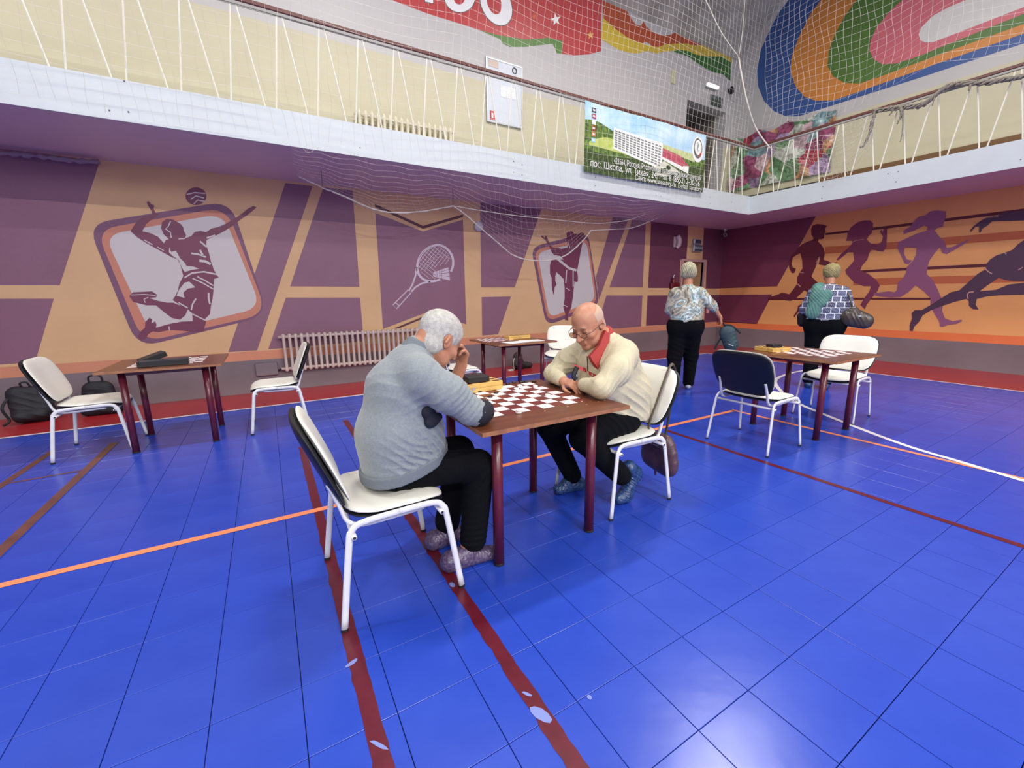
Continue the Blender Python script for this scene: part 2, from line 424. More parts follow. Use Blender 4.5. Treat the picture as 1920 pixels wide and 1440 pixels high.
for i, x in enumerate([1.5, 3.2, 4.9, 6.6, 8.3, 10.0]):
    a = Vector((x, YB-.05, zr(YB-.05)-.02)); b = Vector((x+0.0, RY+.1, zr(RY+.1)-.02))
    MB().tube([a, b], 0.022, 5).build('roof_joint', m_joint, ceiling)
for k in range(1, 4):
    y = YB-k*0.95; MB().tube([(XL+.1, y, zr(y)-.012), (XR-.05, y, zr(y)-.012)], 0.012, 5).build('roof_joint', m_joint, ceiling)

# mural on the back wall ------------------------------------------------
Bk = Wall(lambda x, y: ony(x, y, YB), (0, -1, 0), wall_back)
Rg = Wall(lambda x, y: onx(x, y, XR), (-1, 0, 0), wall_right)
GB = Wall(lambda x, y: ony(x, y, YB), (0, -1, 0), gallery_back)
GR = Wall(lambda x, y: onx(x, y, XR), (-1, 0, 0), gallery_right)
def band(name, w, x0, x1, z0, z1, m, lay=1):
    if w in ('back', 'gback'):
        y = YB-lay*.0012; v = [(x0, y, z0), (x1, y, z0), (x1, y, z1), (x0, y, z1)]
    else:
        x = XR-lay*.0012; v = [(x, x0, z0), (x, x0, z1), (x, x1, z1), (x, x1, z0)]
    return mesh_obj(name, v, [(0, 1, 2, 3)], m, {'back': wall_back, 'right': wall_right, 'gback': gallery_back, 'gright': gallery_right}[w])
band('grey_dado', 'back', XL, DX0, 0, 0.483, m_dado); band('grey_dado', 'back', DX1, XR, 0, 0.483, m_dado)
band('orange_band', 'back', XL, DX0, 0.483, 0.613, m_ora); band('orange_band', 'back', DX1, XR, 0.483, 0.613, m_ora)
band('grey_dado', 'right', YN, YB, 0, 0.483, m_dado)
band('orange_band', 'right', YN, YB, 0.483, 0.625, mat('orange band tone right', (232, 124, 72), 0.6, var=0.04, vscale=3))  # stronger orange than the band on the back wall
band('cream_field', 'gback', XL, UX0, ZT, ZWT, m_cream); band('cream_field', 'gback', UX1, XR, ZT, ZWT, m_cream)
band('cream_field', 'gright', YN, YB, ZT, 4.9, m_cream)
pp = 'purple_panel'
Bk.poly(pp, [[(-700, 190), (-150, 255), (187, 303), (112, 535), (-150, 535), (-700, 535)]], m_pur, 1)
Bk.poly(pp, [[(-700, 562), (101, 560), (66, 679), (-150, 694), (-700, 735)]], m_pur, 1)
Bk.poly(pp, [[(535, 343), (586, 349), (482, 657), (428, 660)]], m_pur, 1)
Bk.poly(pp, [[(606, 351), (661, 357), (674, 538), (544, 537)]], m_pur, 1)
Bk.poly(pp, [[(536, 558), (675, 558), (682, 640), (503, 655)]], m_pur, 1)
Bk.poly(pp, [[(703.5, 399), (793, 434), (868, 412), (874, 608), (799, 586), (718, 617)]], m_pur, 1)
Bk.poly('brown_chevron', [[(702.5, 382), (793, 423.5), (868, 402), (868, 407), (793, 429), (703, 388)], [(738, 616), (799, 591), (830, 599), (830, 603), (799, 595), (748, 616)]], m_bre, 1)
Bk.poly(pp, [[(900, 379), (1015, 391), (965, 539), (902, 539)]], m_pur, 1)
Bk.poly(pp, [[(903, 557), (958, 556), (934, 627), (904, 629)]], m_pur, 1)
Bk.poly(pp, [[(1149, 407), (1178, 411), (1123, 562), (1117, 520)]], m_pur, 1)
Bk.poly(pp, [[(1186, 411), (1211, 414), (1205, 539), (1142.5, 539)]], m_pur, 1)
Bk.poly(pp, [[(1137, 554), (1204.5, 554), (1202, 612), (1117, 620)]], m_pur, 1)
m_mrn = mat('wall purple reddened for light', (110, 62, 84), 0.5, var=0.06, vscale=2, bump=0.12, bscale=25)  # panel purple reddened and darkened to paint in the light at this end
Bk.poly('maroon_panel', [[(1221, 415), (1290, 422), (1289, 487), (1276, 487), (1274, 540), (1215, 540)]], m_mrn, 1)
Bk.poly('maroon_panel', [[(1214, 554), (1273, 553.5), (1271, 608), (1211, 611)]], m_mrn, 1)
Bk.poly('maroon_panel', [[(1320, 425), (1375, 431), (1375, 541), (1323, 541), (1325, 487), (1317, 487)]], m_mrn, 1)
Bk.poly('maroon_panel', [[(1322, 553), (1375, 553), (1375, 601), (1320, 605)]], m_mrn, 1)
# volleyball emblem
Bk.poly('emblem_border', [roundquad([(164, 420), (432, 376), (503, 592), (258, 652)], 42)], m_edge, 2)
m_eo = mat('salmon emblem ring', (202, 132, 108), 0.55)
Bk.poly('emblem_ring', [roundquad([(180, 431), (424, 388), (501, 588), (268, 642)], 40)], m_eo, 3)
Bk.poly('emblem_ground', [roundquad([(196, 441), (418, 400), (490, 577), (283, 626)], 34)], m_lit, 4)
E4 = lambda L: [(100+x/4, 320+y/4) for x, y in L]
vb_body = E4([(700,235),(715,230),(738,252),(758,262),(752,285),(768,318),(795,325),(742,362),(695,405),(668,455),(725,468),(785,495),(830,545),(845,520),(868,515),(828,478),(808,430),(815,388),(850,362),(900,368),(955,400),(975,425),(978,450),(995,480),(998,505),(1035,490),(1062,460),(1105,452),(1145,462),(1185,435),(1240,422),(1300,395),(1370,352),(1425,315),(1455,288),(1500,265),(1525,275),(1485,310),(1445,340),(1400,370),(1350,410),(1290,450),(1225,485),(1150,520),(1148,560),(1168,620),(1182,680),(1205,745),(1240,802),(1207,812),(1203,880),(1195,960),(1183,1010),(1175,1075),(1140,1110),(1080,1090),(1030,1060),(1010,1040),(960,1015),(895,970),(915,940),(935,900),(945,850),(975,790),(965,750),(950,700),(930,665),(880,645),(800,600),(700,545),(630,500),(580,455),(600,420),(625,385),(680,340),(745,330),(735,300),(715,270)])
vb_leg1 = E4([(570,940),(600,912),(680,908),(740,905),(778,930),(772,950),(720,955),(780,975),(850,990),(900,990),(960,1015),(1010,1040),(990,1085),(950,1118),(890,1105),(830,1060),(770,1010),(700,1010),(640,995),(600,985)])
vb_leg2 = E4([(1140,1110),(1145,1140),(1125,1207),(1050,1210),(960,1200),(870,1195),(790,1212),(745,1205),(712,1228),(690,1262),(652,1270),(632,1245),(655,1205),(688,1178),(690,1135),(722,1103),(742,1115),(735,1145),(765,1130),(775,1155),(770,1178),(860,1152),(960,1132),(1045,1128),(1042,1070),(1090,1090)])
ball = [(100+(1070+78*math.cos(t))/4, 320+(192+66*math.sin(t))/4) for t in [2*PI*k/28 for k in range(28)]]
Bk.poly('painted_volleyball_player', [vb_body, vb_leg1, vb_leg2, ball], m_fig, 5)
S4 = lambda L, w: (E4(L), w/4)
Bk.poly('player_highlight', [E4([(870,575),(885,610),(920,600),(950,655),(985,690),(1000,715),(1050,720),(1095,735),(1040,745),(985,760),(960,720),(940,670),(890,635),(868,612)]),
    E4([(985,840),(1020,832),(1040,850),(1065,875),(1010,885),(975,915),(985,955),(925,938),(945,890)])], m_lit, 6,
    [S4(l, w) for l, w in [([(985,803),(1040,768),(1130,758),(1235,780)],11),([(1045,808),(1120,842),(1200,888)],9),([(1080,795),(1140,825),(1200,862)],9),([(1070,960),(1045,1000),(1035,1045)],11),([(940,990),(1010,1030)],9),([(1045,1075),(1140,1122)],9),([(1165,915),(1165,960),(1175,1000)],13),
     ([(1035,620),(1090,628),(1145,648)],12),([(1100,595),(1125,640)],14),([(1100,530),(1150,572)],11),([(1095,675),(1140,680),(1180,702)],18),([(1150,505),(1215,485)],12),([(940,512),(985,510),(1000,492)],7),([(880,380),(862,420),(842,438),(878,462),(885,505)],8),([(680,520),(745,556)],7),([(780,572),(830,600)],6),([(585,932),(690,928),(770,937)],6),([(690,990),(680,965),(712,950)],7),([(868,1168),(872,1200)],7),([(1000,180),(1060,165),(1140,172)],9),([(1030,215),(1070,190),(1130,205)],9),([(1055,250),(1080,222),(1140,232)],8)]])
# racket and shuttlecock
E5 = lambda L: [(680+x/5.5375, 360+y/5.5375) for x, y in L]
def ins(p):   # inside racket head (ellipse)
    return ((p[0]-745)/170)**2+((p[1]-735)/172)**2 < 1
st = [(E5([(q.x, q.y) for q in bez([(x, y, 0) for x, y in [(915,825),(938,760),(930,670),(885,600),(825,560),(760,552),(690,575),(630,622),(585,690),(566,770),(578,845),(622,900),(685,925),(745,925),(805,908)]], 4)]), 4.2),
      (E5([(562,780),(548,870),(520,950),(495,1000),(478,1025)]), 3.0), (E5([(700,928),(610,950),(545,990),(505,1035)]), 3.2),
      (E5([(468,1018),(502,1046),(352,1212),(314,1172)]), 1.9, True), (E5([(340,1148),(378,1180)]), 1.6)]
for k in range(-7, 8):
    for ang in (38, -52):
        d = Vector((math.cos(math.radians(ang)), math.sin(math.radians(ang)))); nn = Vector((-d.y, d.x)); c = Vector((745, 735))+nn*k*32
        ts = [t for t in range(-175, 176, 5) if ins(c+d*t) and not (ang == 38 and (c+d*t).x > 760 and (c+d*t).y > 690) and not (ang == -52 and (c+d*t).y > 840-0.3*((c+d*t).x-560))]
        if len(ts) > 3: st.append((E5([tuple(c+d*ts[0]), tuple(c+d*ts[-1])]), 0.8))
Bk.poly('painted_racket', [E5([(728,850),(740,828),(765,824),(885,782),(893,800),(900,850),(906,918),(765,886),(735,878)])], m_rac, 2, st)
Bk.poly('shuttlecock_lines', [], m_pur, 3, [(E5([(770,826),(770,886)]), .8), (E5([(795,815),(798,892)]), .7), (E5([(818,808),(822,898)]), .7), (E5([(800,830),(895,805)]), .9), (E5([(800,848),(900,838)]), .9), (E5([(800,866),(903,878)]), .9)])
# karate emblem
E6 = lambda L: [(960+x/6, 380+y/6) for x, y in L]
Bk.poly('emblem_border', [E6(roundquad([(212, 500), (855, 335), (985, 1160), (385, 1385)], 120))], m_edge, 2)
Bk.poly('emblem_ring', [E6(roundquad([(248, 530), (852, 385), (958, 1130), (402, 1335)], 105))], m_eo, 3)
Bk.poly('emblem_ground', [E6(roundquad([(283, 562), (835, 425), (935, 1100), (420, 1292)], 90))], m_lit, 4)
Bk.poly('painted_karate_figure', [E6([(320,370),(345,375),(365,395),(380,370),(395,395),(410,440),(430,480),(450,500),(500,510),(560,515),(620,505),(625,470),(612,430),(615,380),(612,345),(640,322),(680,325),(695,350),(740,350),(790,335),(812,350),(805,400),(790,460),(775,530),(755,640),(740,720),(728,770),(740,830),(738,890),(715,895),(700,880),(690,1000),(680,1080),(665,1180),(640,1230),(625,1270),(632,1325),(595,1320),(600,1260),(575,1180),(590,1080),(590,960),(580,860),(530,810),(495,780),(485,830),(485,880),(500,920),(480,950),(465,1045),(445,940),(445,850),(425,800),(425,700),(440,650),(510,640),(580,640),(540,600),(470,590),(440,550),(410,470),(370,420),(335,390)])], m_fig, 5)
Bk.poly('karate_highlight', [], m_lit, 6, [(E6([(505,630),(580,690),(640,738),(722,762)]), 4.4), (E6([(612,755),(603,905)]), 2), (E6([(685,765),(685,945)]), 1.8), (E6([(608,960),(650,990)]), 1.4), (E6([(578,1150),(622,1172)]), 1.4), (E6([(625,440),(650,510)]), 1.4)])

# mural on the right wall -----------------------------------------------
G6 = lambda L: [(1380+x/6, 380+y/6) for x, y in L]
G7 = lambda L: [(1660+x/5.5385, 380+y/5.5385) for x, y in L]
m_rm = mat('right maroon wall tone', (122, 56, 80), 0.5, var=0.06, vscale=2, bump=0.12, bscale=25)  # redder and darker than the purple panels of the back wall
Rg.poly('maroon_panel', [[(1336, 435), (1533, 400), (1457, 537), (1330, 541.5)]], m_rm, 1)
Rg.poly('maroon_panel', [[(1330, 553), (1448, 552), (1419, 607.5), (1330, 603)]], m_rm, 1)
m_sA = mat('rust stripe paint', (196, 106, 66), 0.6); m_dl = mat('dark maroon stripe paint', (96, 28, 44), 0.55)
Rg.poly('rust_stripe', [[(1547, 463), (1660, 455), (1920, 432), (2100, 416), (2100, 432), (1920, 448), (1660, 468), (1545, 476)], [(1600, 524), (1660, 521), (1920, 514), (2100, 509), (2100, 524), (1920, 529), (1660, 534), (1600, 535)]], m_sA, 2)
Rg.poly('dark_stripe', [[(1548, 437), (1660, 424), (1920, 391), (2100, 368), (2100, 374), (1920, 397), (1660, 429), (1548, 441)], [(1600, 508), (1660, 504), (1860, 494), (2100, 482), (2100, 489), (1860, 500), (1660, 509), (1600, 512)], [(1440, 559), (1600, 558.5), (1770, 558.5), (1770, 562), (1600, 562), (1440, 562.5)]], m_dl, 3)
Rg.poly('painted_runner', [G6([(845,300),(860,260),(910,240),(980,245),(1025,262),(1005,290),(1010,330),(995,360),(990,400),(960,412),(930,410),(925,440),(960,470),(985,510),(1000,580),(985,640),(1040,660),(1085,680),(1150,665),(1080,705),(1010,710),(930,695),(950,610),(930,640),(890,740),(850,830),(900,880),(1010,980),(1000,1060),(850,1100),(780,1150),(735,1195),(690,1245),(655,1295),(650,1270),(690,1210),(700,1160),(760,1130),(850,1050),(850,1040),(770,985),(690,1065),(620,1105),(560,1100),(500,1080),(400,1085),(340,1070),(420,1050),(480,1030),(520,1010),(600,1030),(650,970),(690,910),(690,840),(720,780),(750,740),(745,650),(725,570),(680,590),(640,620),(625,680),(640,730),(675,740),(660,790),(630,795),(600,740),(590,660),(620,600),(680,530),(740,470),(800,440),(860,420),(875,400),(850,360)])], mat('runner maroon', (104, 34, 52), 0.55), 4)
Rg.poly('painted_runner', [G6([(1260,330),(1300,270),(1370,220),(1440,200),(1510,200),(1545,230),(1540,290),(1530,340),(1490,380),(1475,420),(1520,460),(1600,470),(1640,440),(1655,380),(1620,330),(1640,300),(1650,340),(1665,290),(1700,290),(1700,380),(1690,500),(1660,550),(1600,545),(1530,520),(1500,570),(1480,640),(1420,710),(1400,760),(1490,800),(1580,870),(1620,930),(1590,1000),(1540,1060),(1470,1150),(1450,1200),(1400,1150),(1440,1080),(1500,1000),(1520,940),(1440,940),(1330,900),(1240,800),(1230,760),(1290,700),(1330,650),(1320,560),(1260,560),(1200,610),(1150,650),(1130,640),(1190,570),(1250,520),(1300,470),(1310,430),(1240,430),(1250,390)])], mat('runner plum', (130, 58, 86), 0.55), 4)
Rg.poly('painted_runner', [G7([(300,190),(350,145),(420,130),(470,90),(540,80),(630,90),(630,150),(610,200),(600,250),(540,265),(515,290),(560,350),(610,400),(640,470),(700,460),(800,410),(885,375),(820,430),(720,490),(640,535),(590,520),(570,460),(510,530),(460,600),(440,670),(430,740),(500,810),(540,890),(580,980),(600,1060),(590,1120),(620,1200),(700,1230),(790,1215),(800,1230),(740,1260),(650,1270),(600,1290),(570,1285),(560,1230),(510,1150),(470,1070),(470,990),(400,920),(315,860),(240,930),(160,980),(60,985),(-60,975),(-120,960),(-120,940),(40,920),(100,930),(120,910),(130,830),(180,790),(215,730),(225,670),(290,600),(320,540),(325,470),(200,460),(195,530),(225,590),(280,600),(240,640),(200,630),(170,560),(125,470),(140,410),(220,370),(330,320),(430,290),(440,250),(400,240),(300,290),(190,330),(190,290),(260,250)])], mat('runner mauve', (150, 92, 126), 0.55), 5)
Rg.poly('painted_runner', [G7([(1900,300),(1440,390),(1380,430),(1320,490),(1240,520),(1150,550),(1090,590),(1050,640),(1045,690),(960,740),(870,820),(770,910),(680,930),(570,1000),(460,1070),(380,1115),(310,1115),(275,1145),(280,1200),(255,1270),(255,1330),(285,1335),(300,1290),(350,1240),(390,1170),(470,1120),(600,1070),(720,1030),(840,1000),(870,1020),(870,1070),(910,1105),(970,1110),(940,1060),(950,1000),(1050,975),(1200,960),(1440,955),(1700,950),(1720,840),(1440,830),(1280,850),(1150,905),(980,920),(1060,860),(1180,780),(1240,800),(1330,815),(1440,815),(1900,760)]),
    G7([(880,290),(920,240),(990,190),(1060,150),(1180,130),(1240,100),(1440,80),(1700,60),(1700,180),(1440,185),(1300,190),(1190,190),(1110,195),(1060,240),(1010,270),(990,310),(975,310),(975,250),(940,250),(890,305)])], mat('runner dark slate', (82, 54, 78), 0.55), 6)
Rg.poly('runner_highlight', [], mat('pale runner line', (214, 170, 150), 0.55), 7, [(G7([(920,925),(870,930),(850,960),(862,1000)]), 2), (G7([(1035,680),(1070,715),(1110,740)]), 1.8), (G7([(1240,520),(1258,535)]), 1.6), (G7([(1380,700),(1430,670)]), 1.4), (G7([(1000,160),(1180,145)]), .8), (G6([(720,785),(765,792)]), 1), (G6([(695,915),(730,945)]), 1.6), (G6([(940,610),(905,680)]), 1), (G6([(1290,460),(1350,425),(1440,415)]), .8)])

# flag and lettering on the gallery wall ----------------------------------
m_fr = mat('flag red', (188, 72, 72), 0.35, var=0.03, vscale=4); m_fg = mat('flag green', (92, 130, 62), 0.45); m_fy = mat('ribbon yellow', (206, 178, 62), 0.5)
m_fo = mat('ribbon rust', (176, 80, 48), 0.5); m_fd = mat('ribbon green', (60, 112, 50), 0.5)
GB.poly('painted_red_flag', [[(560, -70), (640, -35), (735, 0), (800, 25), (880, 50), (935, 68), (985, 74), (1030, 71), (1052, 76), (1052, 101), (1075, 104), (1105, 102), (1127, 96), (1127, 33), (1129, 0), (1131, -70)]], m_fr, 1)
GB.poly('painted_green_edge', [[(900, 57), (935, 66), (985, 74), (1030, 71), (1054, 77), (1054, 101), (1044, 100), (1040, 90), (1036, 82), (1010, 85), (985, 88), (955, 88), (943, 82), (937, 73)]], m_fg, 2)
H6 = lambda L: [(1080+x/6, y/6) for x, y in L]
GB.poly('painted_rust_ribbon', [H6([(300,-300),(300,0),(300,200),(345,240),(450,330),(560,410),(640,450),(740,490),(790,470),(860,520),(930,530),(1000,500),(1110,490),(1250,490),(1300,510),(1400,510),(1510,480),(1590,560),(1560,480),(1430,370),(1370,345),(1300,370),(1200,380),(1120,365),(1050,395),(970,400),(880,370),(790,300),(760,240),(740,270),(720,290),(680,280),(640,240),(600,170),(540,60),(490,30),(450,30),(430,0),(420,-300)])], m_fo, 1)
GB.poly('painted_yellow_ribbon', [H6([(300,200),(345,240),(450,330),(560,410),(640,450),(740,490),(860,520),(930,530),(1000,500),(1110,490),(1250,490),(1320,515),(1400,510),(1510,490),(1600,570),(1750,620),(1755,710),(1720,700),(1640,640),(1400,630),(1330,610),(1260,580),(1170,560),(1100,570),(1000,585),(900,600),(800,575),(700,600),(600,595),(480,560),(380,500),(280,440)])], m_fy, 2)
GB.poly('painted_green_ribbon', [H6([(1080,580),(1170,560),(1260,575),(1330,610),(1450,635),(1640,640),(1740,700),(1735,910),(1650,835),(1550,815),(1460,770),(1350,700),(1250,630),(1150,600)])], m_fd, 3)
def star(cx, cy, r, k=0.4, a0=-90, sx=1.0): return [(cx+sx*(r if i % 2 == 0 else r*k)*math.cos(math.radians(a0+36*i)), cy+(r if i % 2 == 0 else r*k)*math.sin(math.radians(a0+36*i))) for i in range(10)]
GB.poly('painted_white_star', [star(1042, 37, 12.5, a0=-100, sx=.8)], mat('star white', (240, 238, 232), 0.5), 2)
GB.poly('painted_gold_star', [star(1107, 66, 9, a0=-95, sx=.8)], mat('star gold', (222, 170, 96), 0.5), 2)
GB.poly('painted_orange_star', [star(1002, 31, 7.5, a0=-95)], mat('star orange', (206, 100, 66), 0.5), 2)
def ell(cx, cy, rx, ry, rot, n=32):
    c, s_ = math.cos(math.radians(rot)), math.sin(math.radians(rot))
    return [(cx+rx*math.cos(t)*c-ry*math.sin(t)*s_, cy+rx*math.cos(t)*s_+ry*math.sin(t)*c) for t in [2*PI*k/n for k in range(n)]]
m_lw = mat('letter white', (236, 236, 236), 0.4); m_ld = mat('letter outline', (96, 96, 92), 0.5)
for nm, mm, lay, g in (('letter_outline', m_ld, 2, 1.6), ('painted_letter', m_lw, 3, 0)):
    GB.poly(nm, [[(795-g, -30), (811+g, -30), (812+g, 6+g), (797-g, 3+g)], ell(862, -4, 28+g, 27+g, 10), ell(930, 8, 27+g, 42+g, -24)], mm, lay)
GB.poly('letter_counter', [ell(861, -6, 11, 15, 0), ell(926, 4, 13, 24, -16)], m_fr, 4)
# running-track ovals on the right gallery wall
T7 = lambda L: [(1400+x/3.692, y/3.692) for x, y in L]
ov = [('painted_blue_oval', (52, 84, 144), [(520,-300),(290,0),(220,90),(150,230),(100,340),(72,480),(80,600),(120,700),(190,770),(270,805),(360,805),(500,760),(1210,535),(1920,300),(3300,-157),(3300,-900)]),
      ('painted_orange_oval', (206, 132, 58), [(700,-250),(515,0),(440,100),(360,260),(310,400),(305,500),(340,600),(400,670),(480,698),(600,695),(720,655),(1320,440),(1920,232),(3300,-247),(3300,-900)]),
      ('painted_green_oval', (82, 118, 48), [(960,-240),(760,0),(680,110),(610,240),(570,350),(560,460),(600,530),(680,575),(780,578),(900,540),(1410,350),(1920,165),(3300,-336),(3300,-900)]),
      ('painted_pink_oval', (206, 104, 114), [(1380,-200),(1080,0),(990,80),(900,190),(860,280),(850,350),(880,410),(940,445),(1030,440),(1150,405),(1535,250),(1920,95),(3300,-460),(3300,-900)]),
      ('painted_white_oval', (214, 210, 204), [(2300,-300),(1520,0),(1400,50),(1290,110),(1210,190),(1190,240),(1205,280),(1240,295),(1300,290),(1920,50),(2760,-300)])]
for i, (nm, c, L) in enumerate(ov):
    GR.poly(nm, [T7(L)], mat(nm.replace('_', ' '), c, 0.5, var=0.03, vscale=5), i+1)

# balcony -----------------------------------------------------------------
m_base = mat('brown skirting', (120, 86, 52), 0.55)
bal = empty('balcony', (0, 0, 0)); tag(bal, kind='structure')
def lshape(z0, z1, e):
    xf, yf = XF+e, YF+e; L = [(XL, YB), (XL, yf), (xf, yf), (xf, YN), (XR, YN), (XR, YB)]
    return [(x, y, z0) for x, y in L]+[(x, y, z1) for x, y in L]
vs = lshape(ZB+.004, ZT, 0.03)
fs = [(0, 1, 2, 5), (2, 3, 4, 5), (6, 11, 8, 7), (8, 11, 10, 9)]+[(i, i+6, (i+1) % 6+6, (i+1) % 6) for i in range(6)]
mesh_obj('slab', vs, [f[::-1] for f in fs], m_fas, bal)
mesh_obj('soffit', lshape(ZB-.003, ZB+.004, 0.005), [f[::-1] for f in fs], m_soff, bal)
MB().box((XL, YF, ZB-.004), (XF+.02, YF+.03, ZT+.012)).build('fascia', m_fas, bal)
MB().box((XF, YN, ZB-.004), (XF+.03, YF, ZT+.012)).build('fascia', m_fas, bal)
m_bolt = mat('dark fixing', (70, 70, 74), 0.5)
bb = MB()
for px, py in [(233,152),(205,207),(241,210),(675,277),(963,303),(979,309),(963,323),(979,328),(1116,332),(1116,348),(1230,351),(1239,354),(1230,366),(1239,368),(1312,368),(1331,370),(1331,382),(1372,379)]:
    p = ony(px, py, YF); bb.cyl((0, 0), 0.008, -0.004, 0.002, 6); k = 12
    bb.v[-k:] = [(p.x+v[0], YF-v[2]-.001, p.z+v[1]) for v in bb.v[-k:]]
for px, py in [(1543,350),(1541,372),(1543,393),(1665,326),(1684,322),(1680,341),(1914,299)]:
    p = onx(px, py, XF); bb.cyl((0, 0), 0.008, -0.004, 0.002, 6); k = 12
    bb.v[-k:] = [(XF-v[2]-.001, p.y+v[0], p.z+v[1]) for v in bb.v[-k:]]
bb.build('fixings', m_bolt, bal)
trim = MB(); trim.box((XR-.03, YN, ZT), (XR, 5.0, 3.78)); tag(trim.build('trim_1', m_base), kind='structure')
trim = MB(); trim.box((XR-.02, 5.0, ZT), (XR, YB, 3.72)); tag(trim.build('trim_2', mat('dark skirting', (70, 66, 60), .6)), kind='structure')

# railing: handrail, flat bar and the zigzag of thin bars
rail = empty('balcony_railing', (0, 0, ZT)); tag(rail, kind='structure')
m_hr = mat('brown handrail', (96, 54, 46), 0.4, var=0.15, vscale=12); m_fl = mat('grey flat bar', (150, 146, 142), 0.45)
m_bar = mat('off white railing bar', (222, 218, 202), 0.45)
def rel(mb, name, m): 
    mb.v = [(v[0], v[1], v[2]-ZT) for v in mb.v]; return mb.build(name, m, rail)
yr, xr_ = YF+.05, XF+.05
rel(MB().bbox((XL, yr-.025, 4.29), (xr_-.05, yr+.03, 4.335), .008), 'handrail', m_hr)
rel(MB().bbox((xr_-.025, YN, 4.29), (xr_+.03, yr-.05, 4.335), .008), 'handrail', m_hr)
rel(MB().tube(bez([(xr_-.06, yr, 4.31), (xr_-.015, yr-.015, 4.31), (xr_, yr-.06, 4.31)], 4), .024, 8), 'handrail_corner', m_hr)
rel(MB().box((XL, yr-.018, 4.262), (xr_, yr+.018, 4.288)), 'flat_bar', m_fl); rel(MB().box((xr_-.018, YN, 4.262), (xr_+.018, yr, 4.288)), 'flat_bar', m_fl)
for k in range(-8, 23):
    x = 0.045+0.408*k
    if x > XF-.15: break
    for dt, db in ((-0.022, -0.12), (0.026, 0.19)):
        rel(MB().tube([(x+dt, yr-.0, 4.268), (x+db, yr-.0, ZT)], 0.0085, 6), 'baluster', m_bar)
for k in range(0, 20):
    y = 5.28-0.408*k
    if y < -2.4: break
    for dt, db in ((-0.028, -0.175), (0.026, 0.16)):
        rel(MB().tube([(xr_, y+dt, 4.268), (xr_, y+db, ZT)], 0.0095, 6), 'baluster', m_bar)

# doors -------------------------------------------------------------------
m_fr2 = mat('pinkish door casing', (190, 150, 150), 0.5); m_din = mat('ochre reveal', (190, 140, 70), 0.6)
d1 = empty('door_1', ((DX0+DX1)/2, YB, 0)); tag(d1, kind='structure')
def drel(mb, nm, m, o): 
    mb.v = [(v[0]-o.location.x, v[1]-o.location.y, v[2]-o.location.z) for v in mb.v]; return mb.build(nm, m, o)
drel(MB().box((DX0-.06, YB-.03, 0), (DX0, YB+.05, DZ+.06)), 'casing', m_fr2, d1); drel(MB().box((DX1, YB-.03, 0), (DX1+.06, YB+.05, DZ+.06)), 'casing', m_fr2, d1)
drel(MB().box((DX0, YB-.03, DZ), (DX1, YB+.05, DZ+.06)), 'casing', m_fr2, d1)
bx = MB().box((DX0, YB+.01, 0), (DX0+.01, YB+1.6, DZ)); bx.box((DX1-.01, YB+.3, 0), (DX1, YB+1.6, DZ)); bx.box((DX0, YB+1.6, 0), (DX1, YB+1.65, DZ)); bx.box((DX0, YB+.3, DZ), (DX1, YB+1.6, DZ+.03))
drel(bx, 'corridor_lining', m_din, d1)
drel(MB().box((DX0, YB, -.05), (DX1, YB+1.6, -.002)), 'corridor_floor', m_dado, d1)
dl = MB().box((DX1-.05, YB+.35, .01), (DX1-.012, YB+1.1, DZ-.03)); drel(dl, 'door_leaf', m_din, d1)
band('tan_pilaster', 'back', DX0+.12, DX1-.14, DZ+.06, ZB, m_tan, 2)
d2 = empty('door_2', ((UX0+UX1)/2, YB, ZT)); tag(d2, kind='structure')
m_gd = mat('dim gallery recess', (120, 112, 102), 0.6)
bx = MB().box((UX0, YB+.3, ZT), (UX0+.02, YB+1.3, UZ)); bx.box((UX1-.02, YB+.3, ZT), (UX1, YB+1.3, UZ)); bx.box((UX0, YB+1.3, ZT), (UX1, YB+1.35, UZ)); bx.box((UX0, YB+.3, UZ), (UX1, YB+1.3, UZ+.03)); bx.box((UX0, YB, ZT-.03), (UX1, YB+1.3, ZT))
drel(bx, 'recess_lining', m_gd, d2)
drel(MB().bbox((UX0+.08, YB+1.24, ZT), (UX0+.95, YB+1.29, UZ-.25), .01), 'door_leaf', mat('dark grey door', (74, 70, 68), .5), d2)
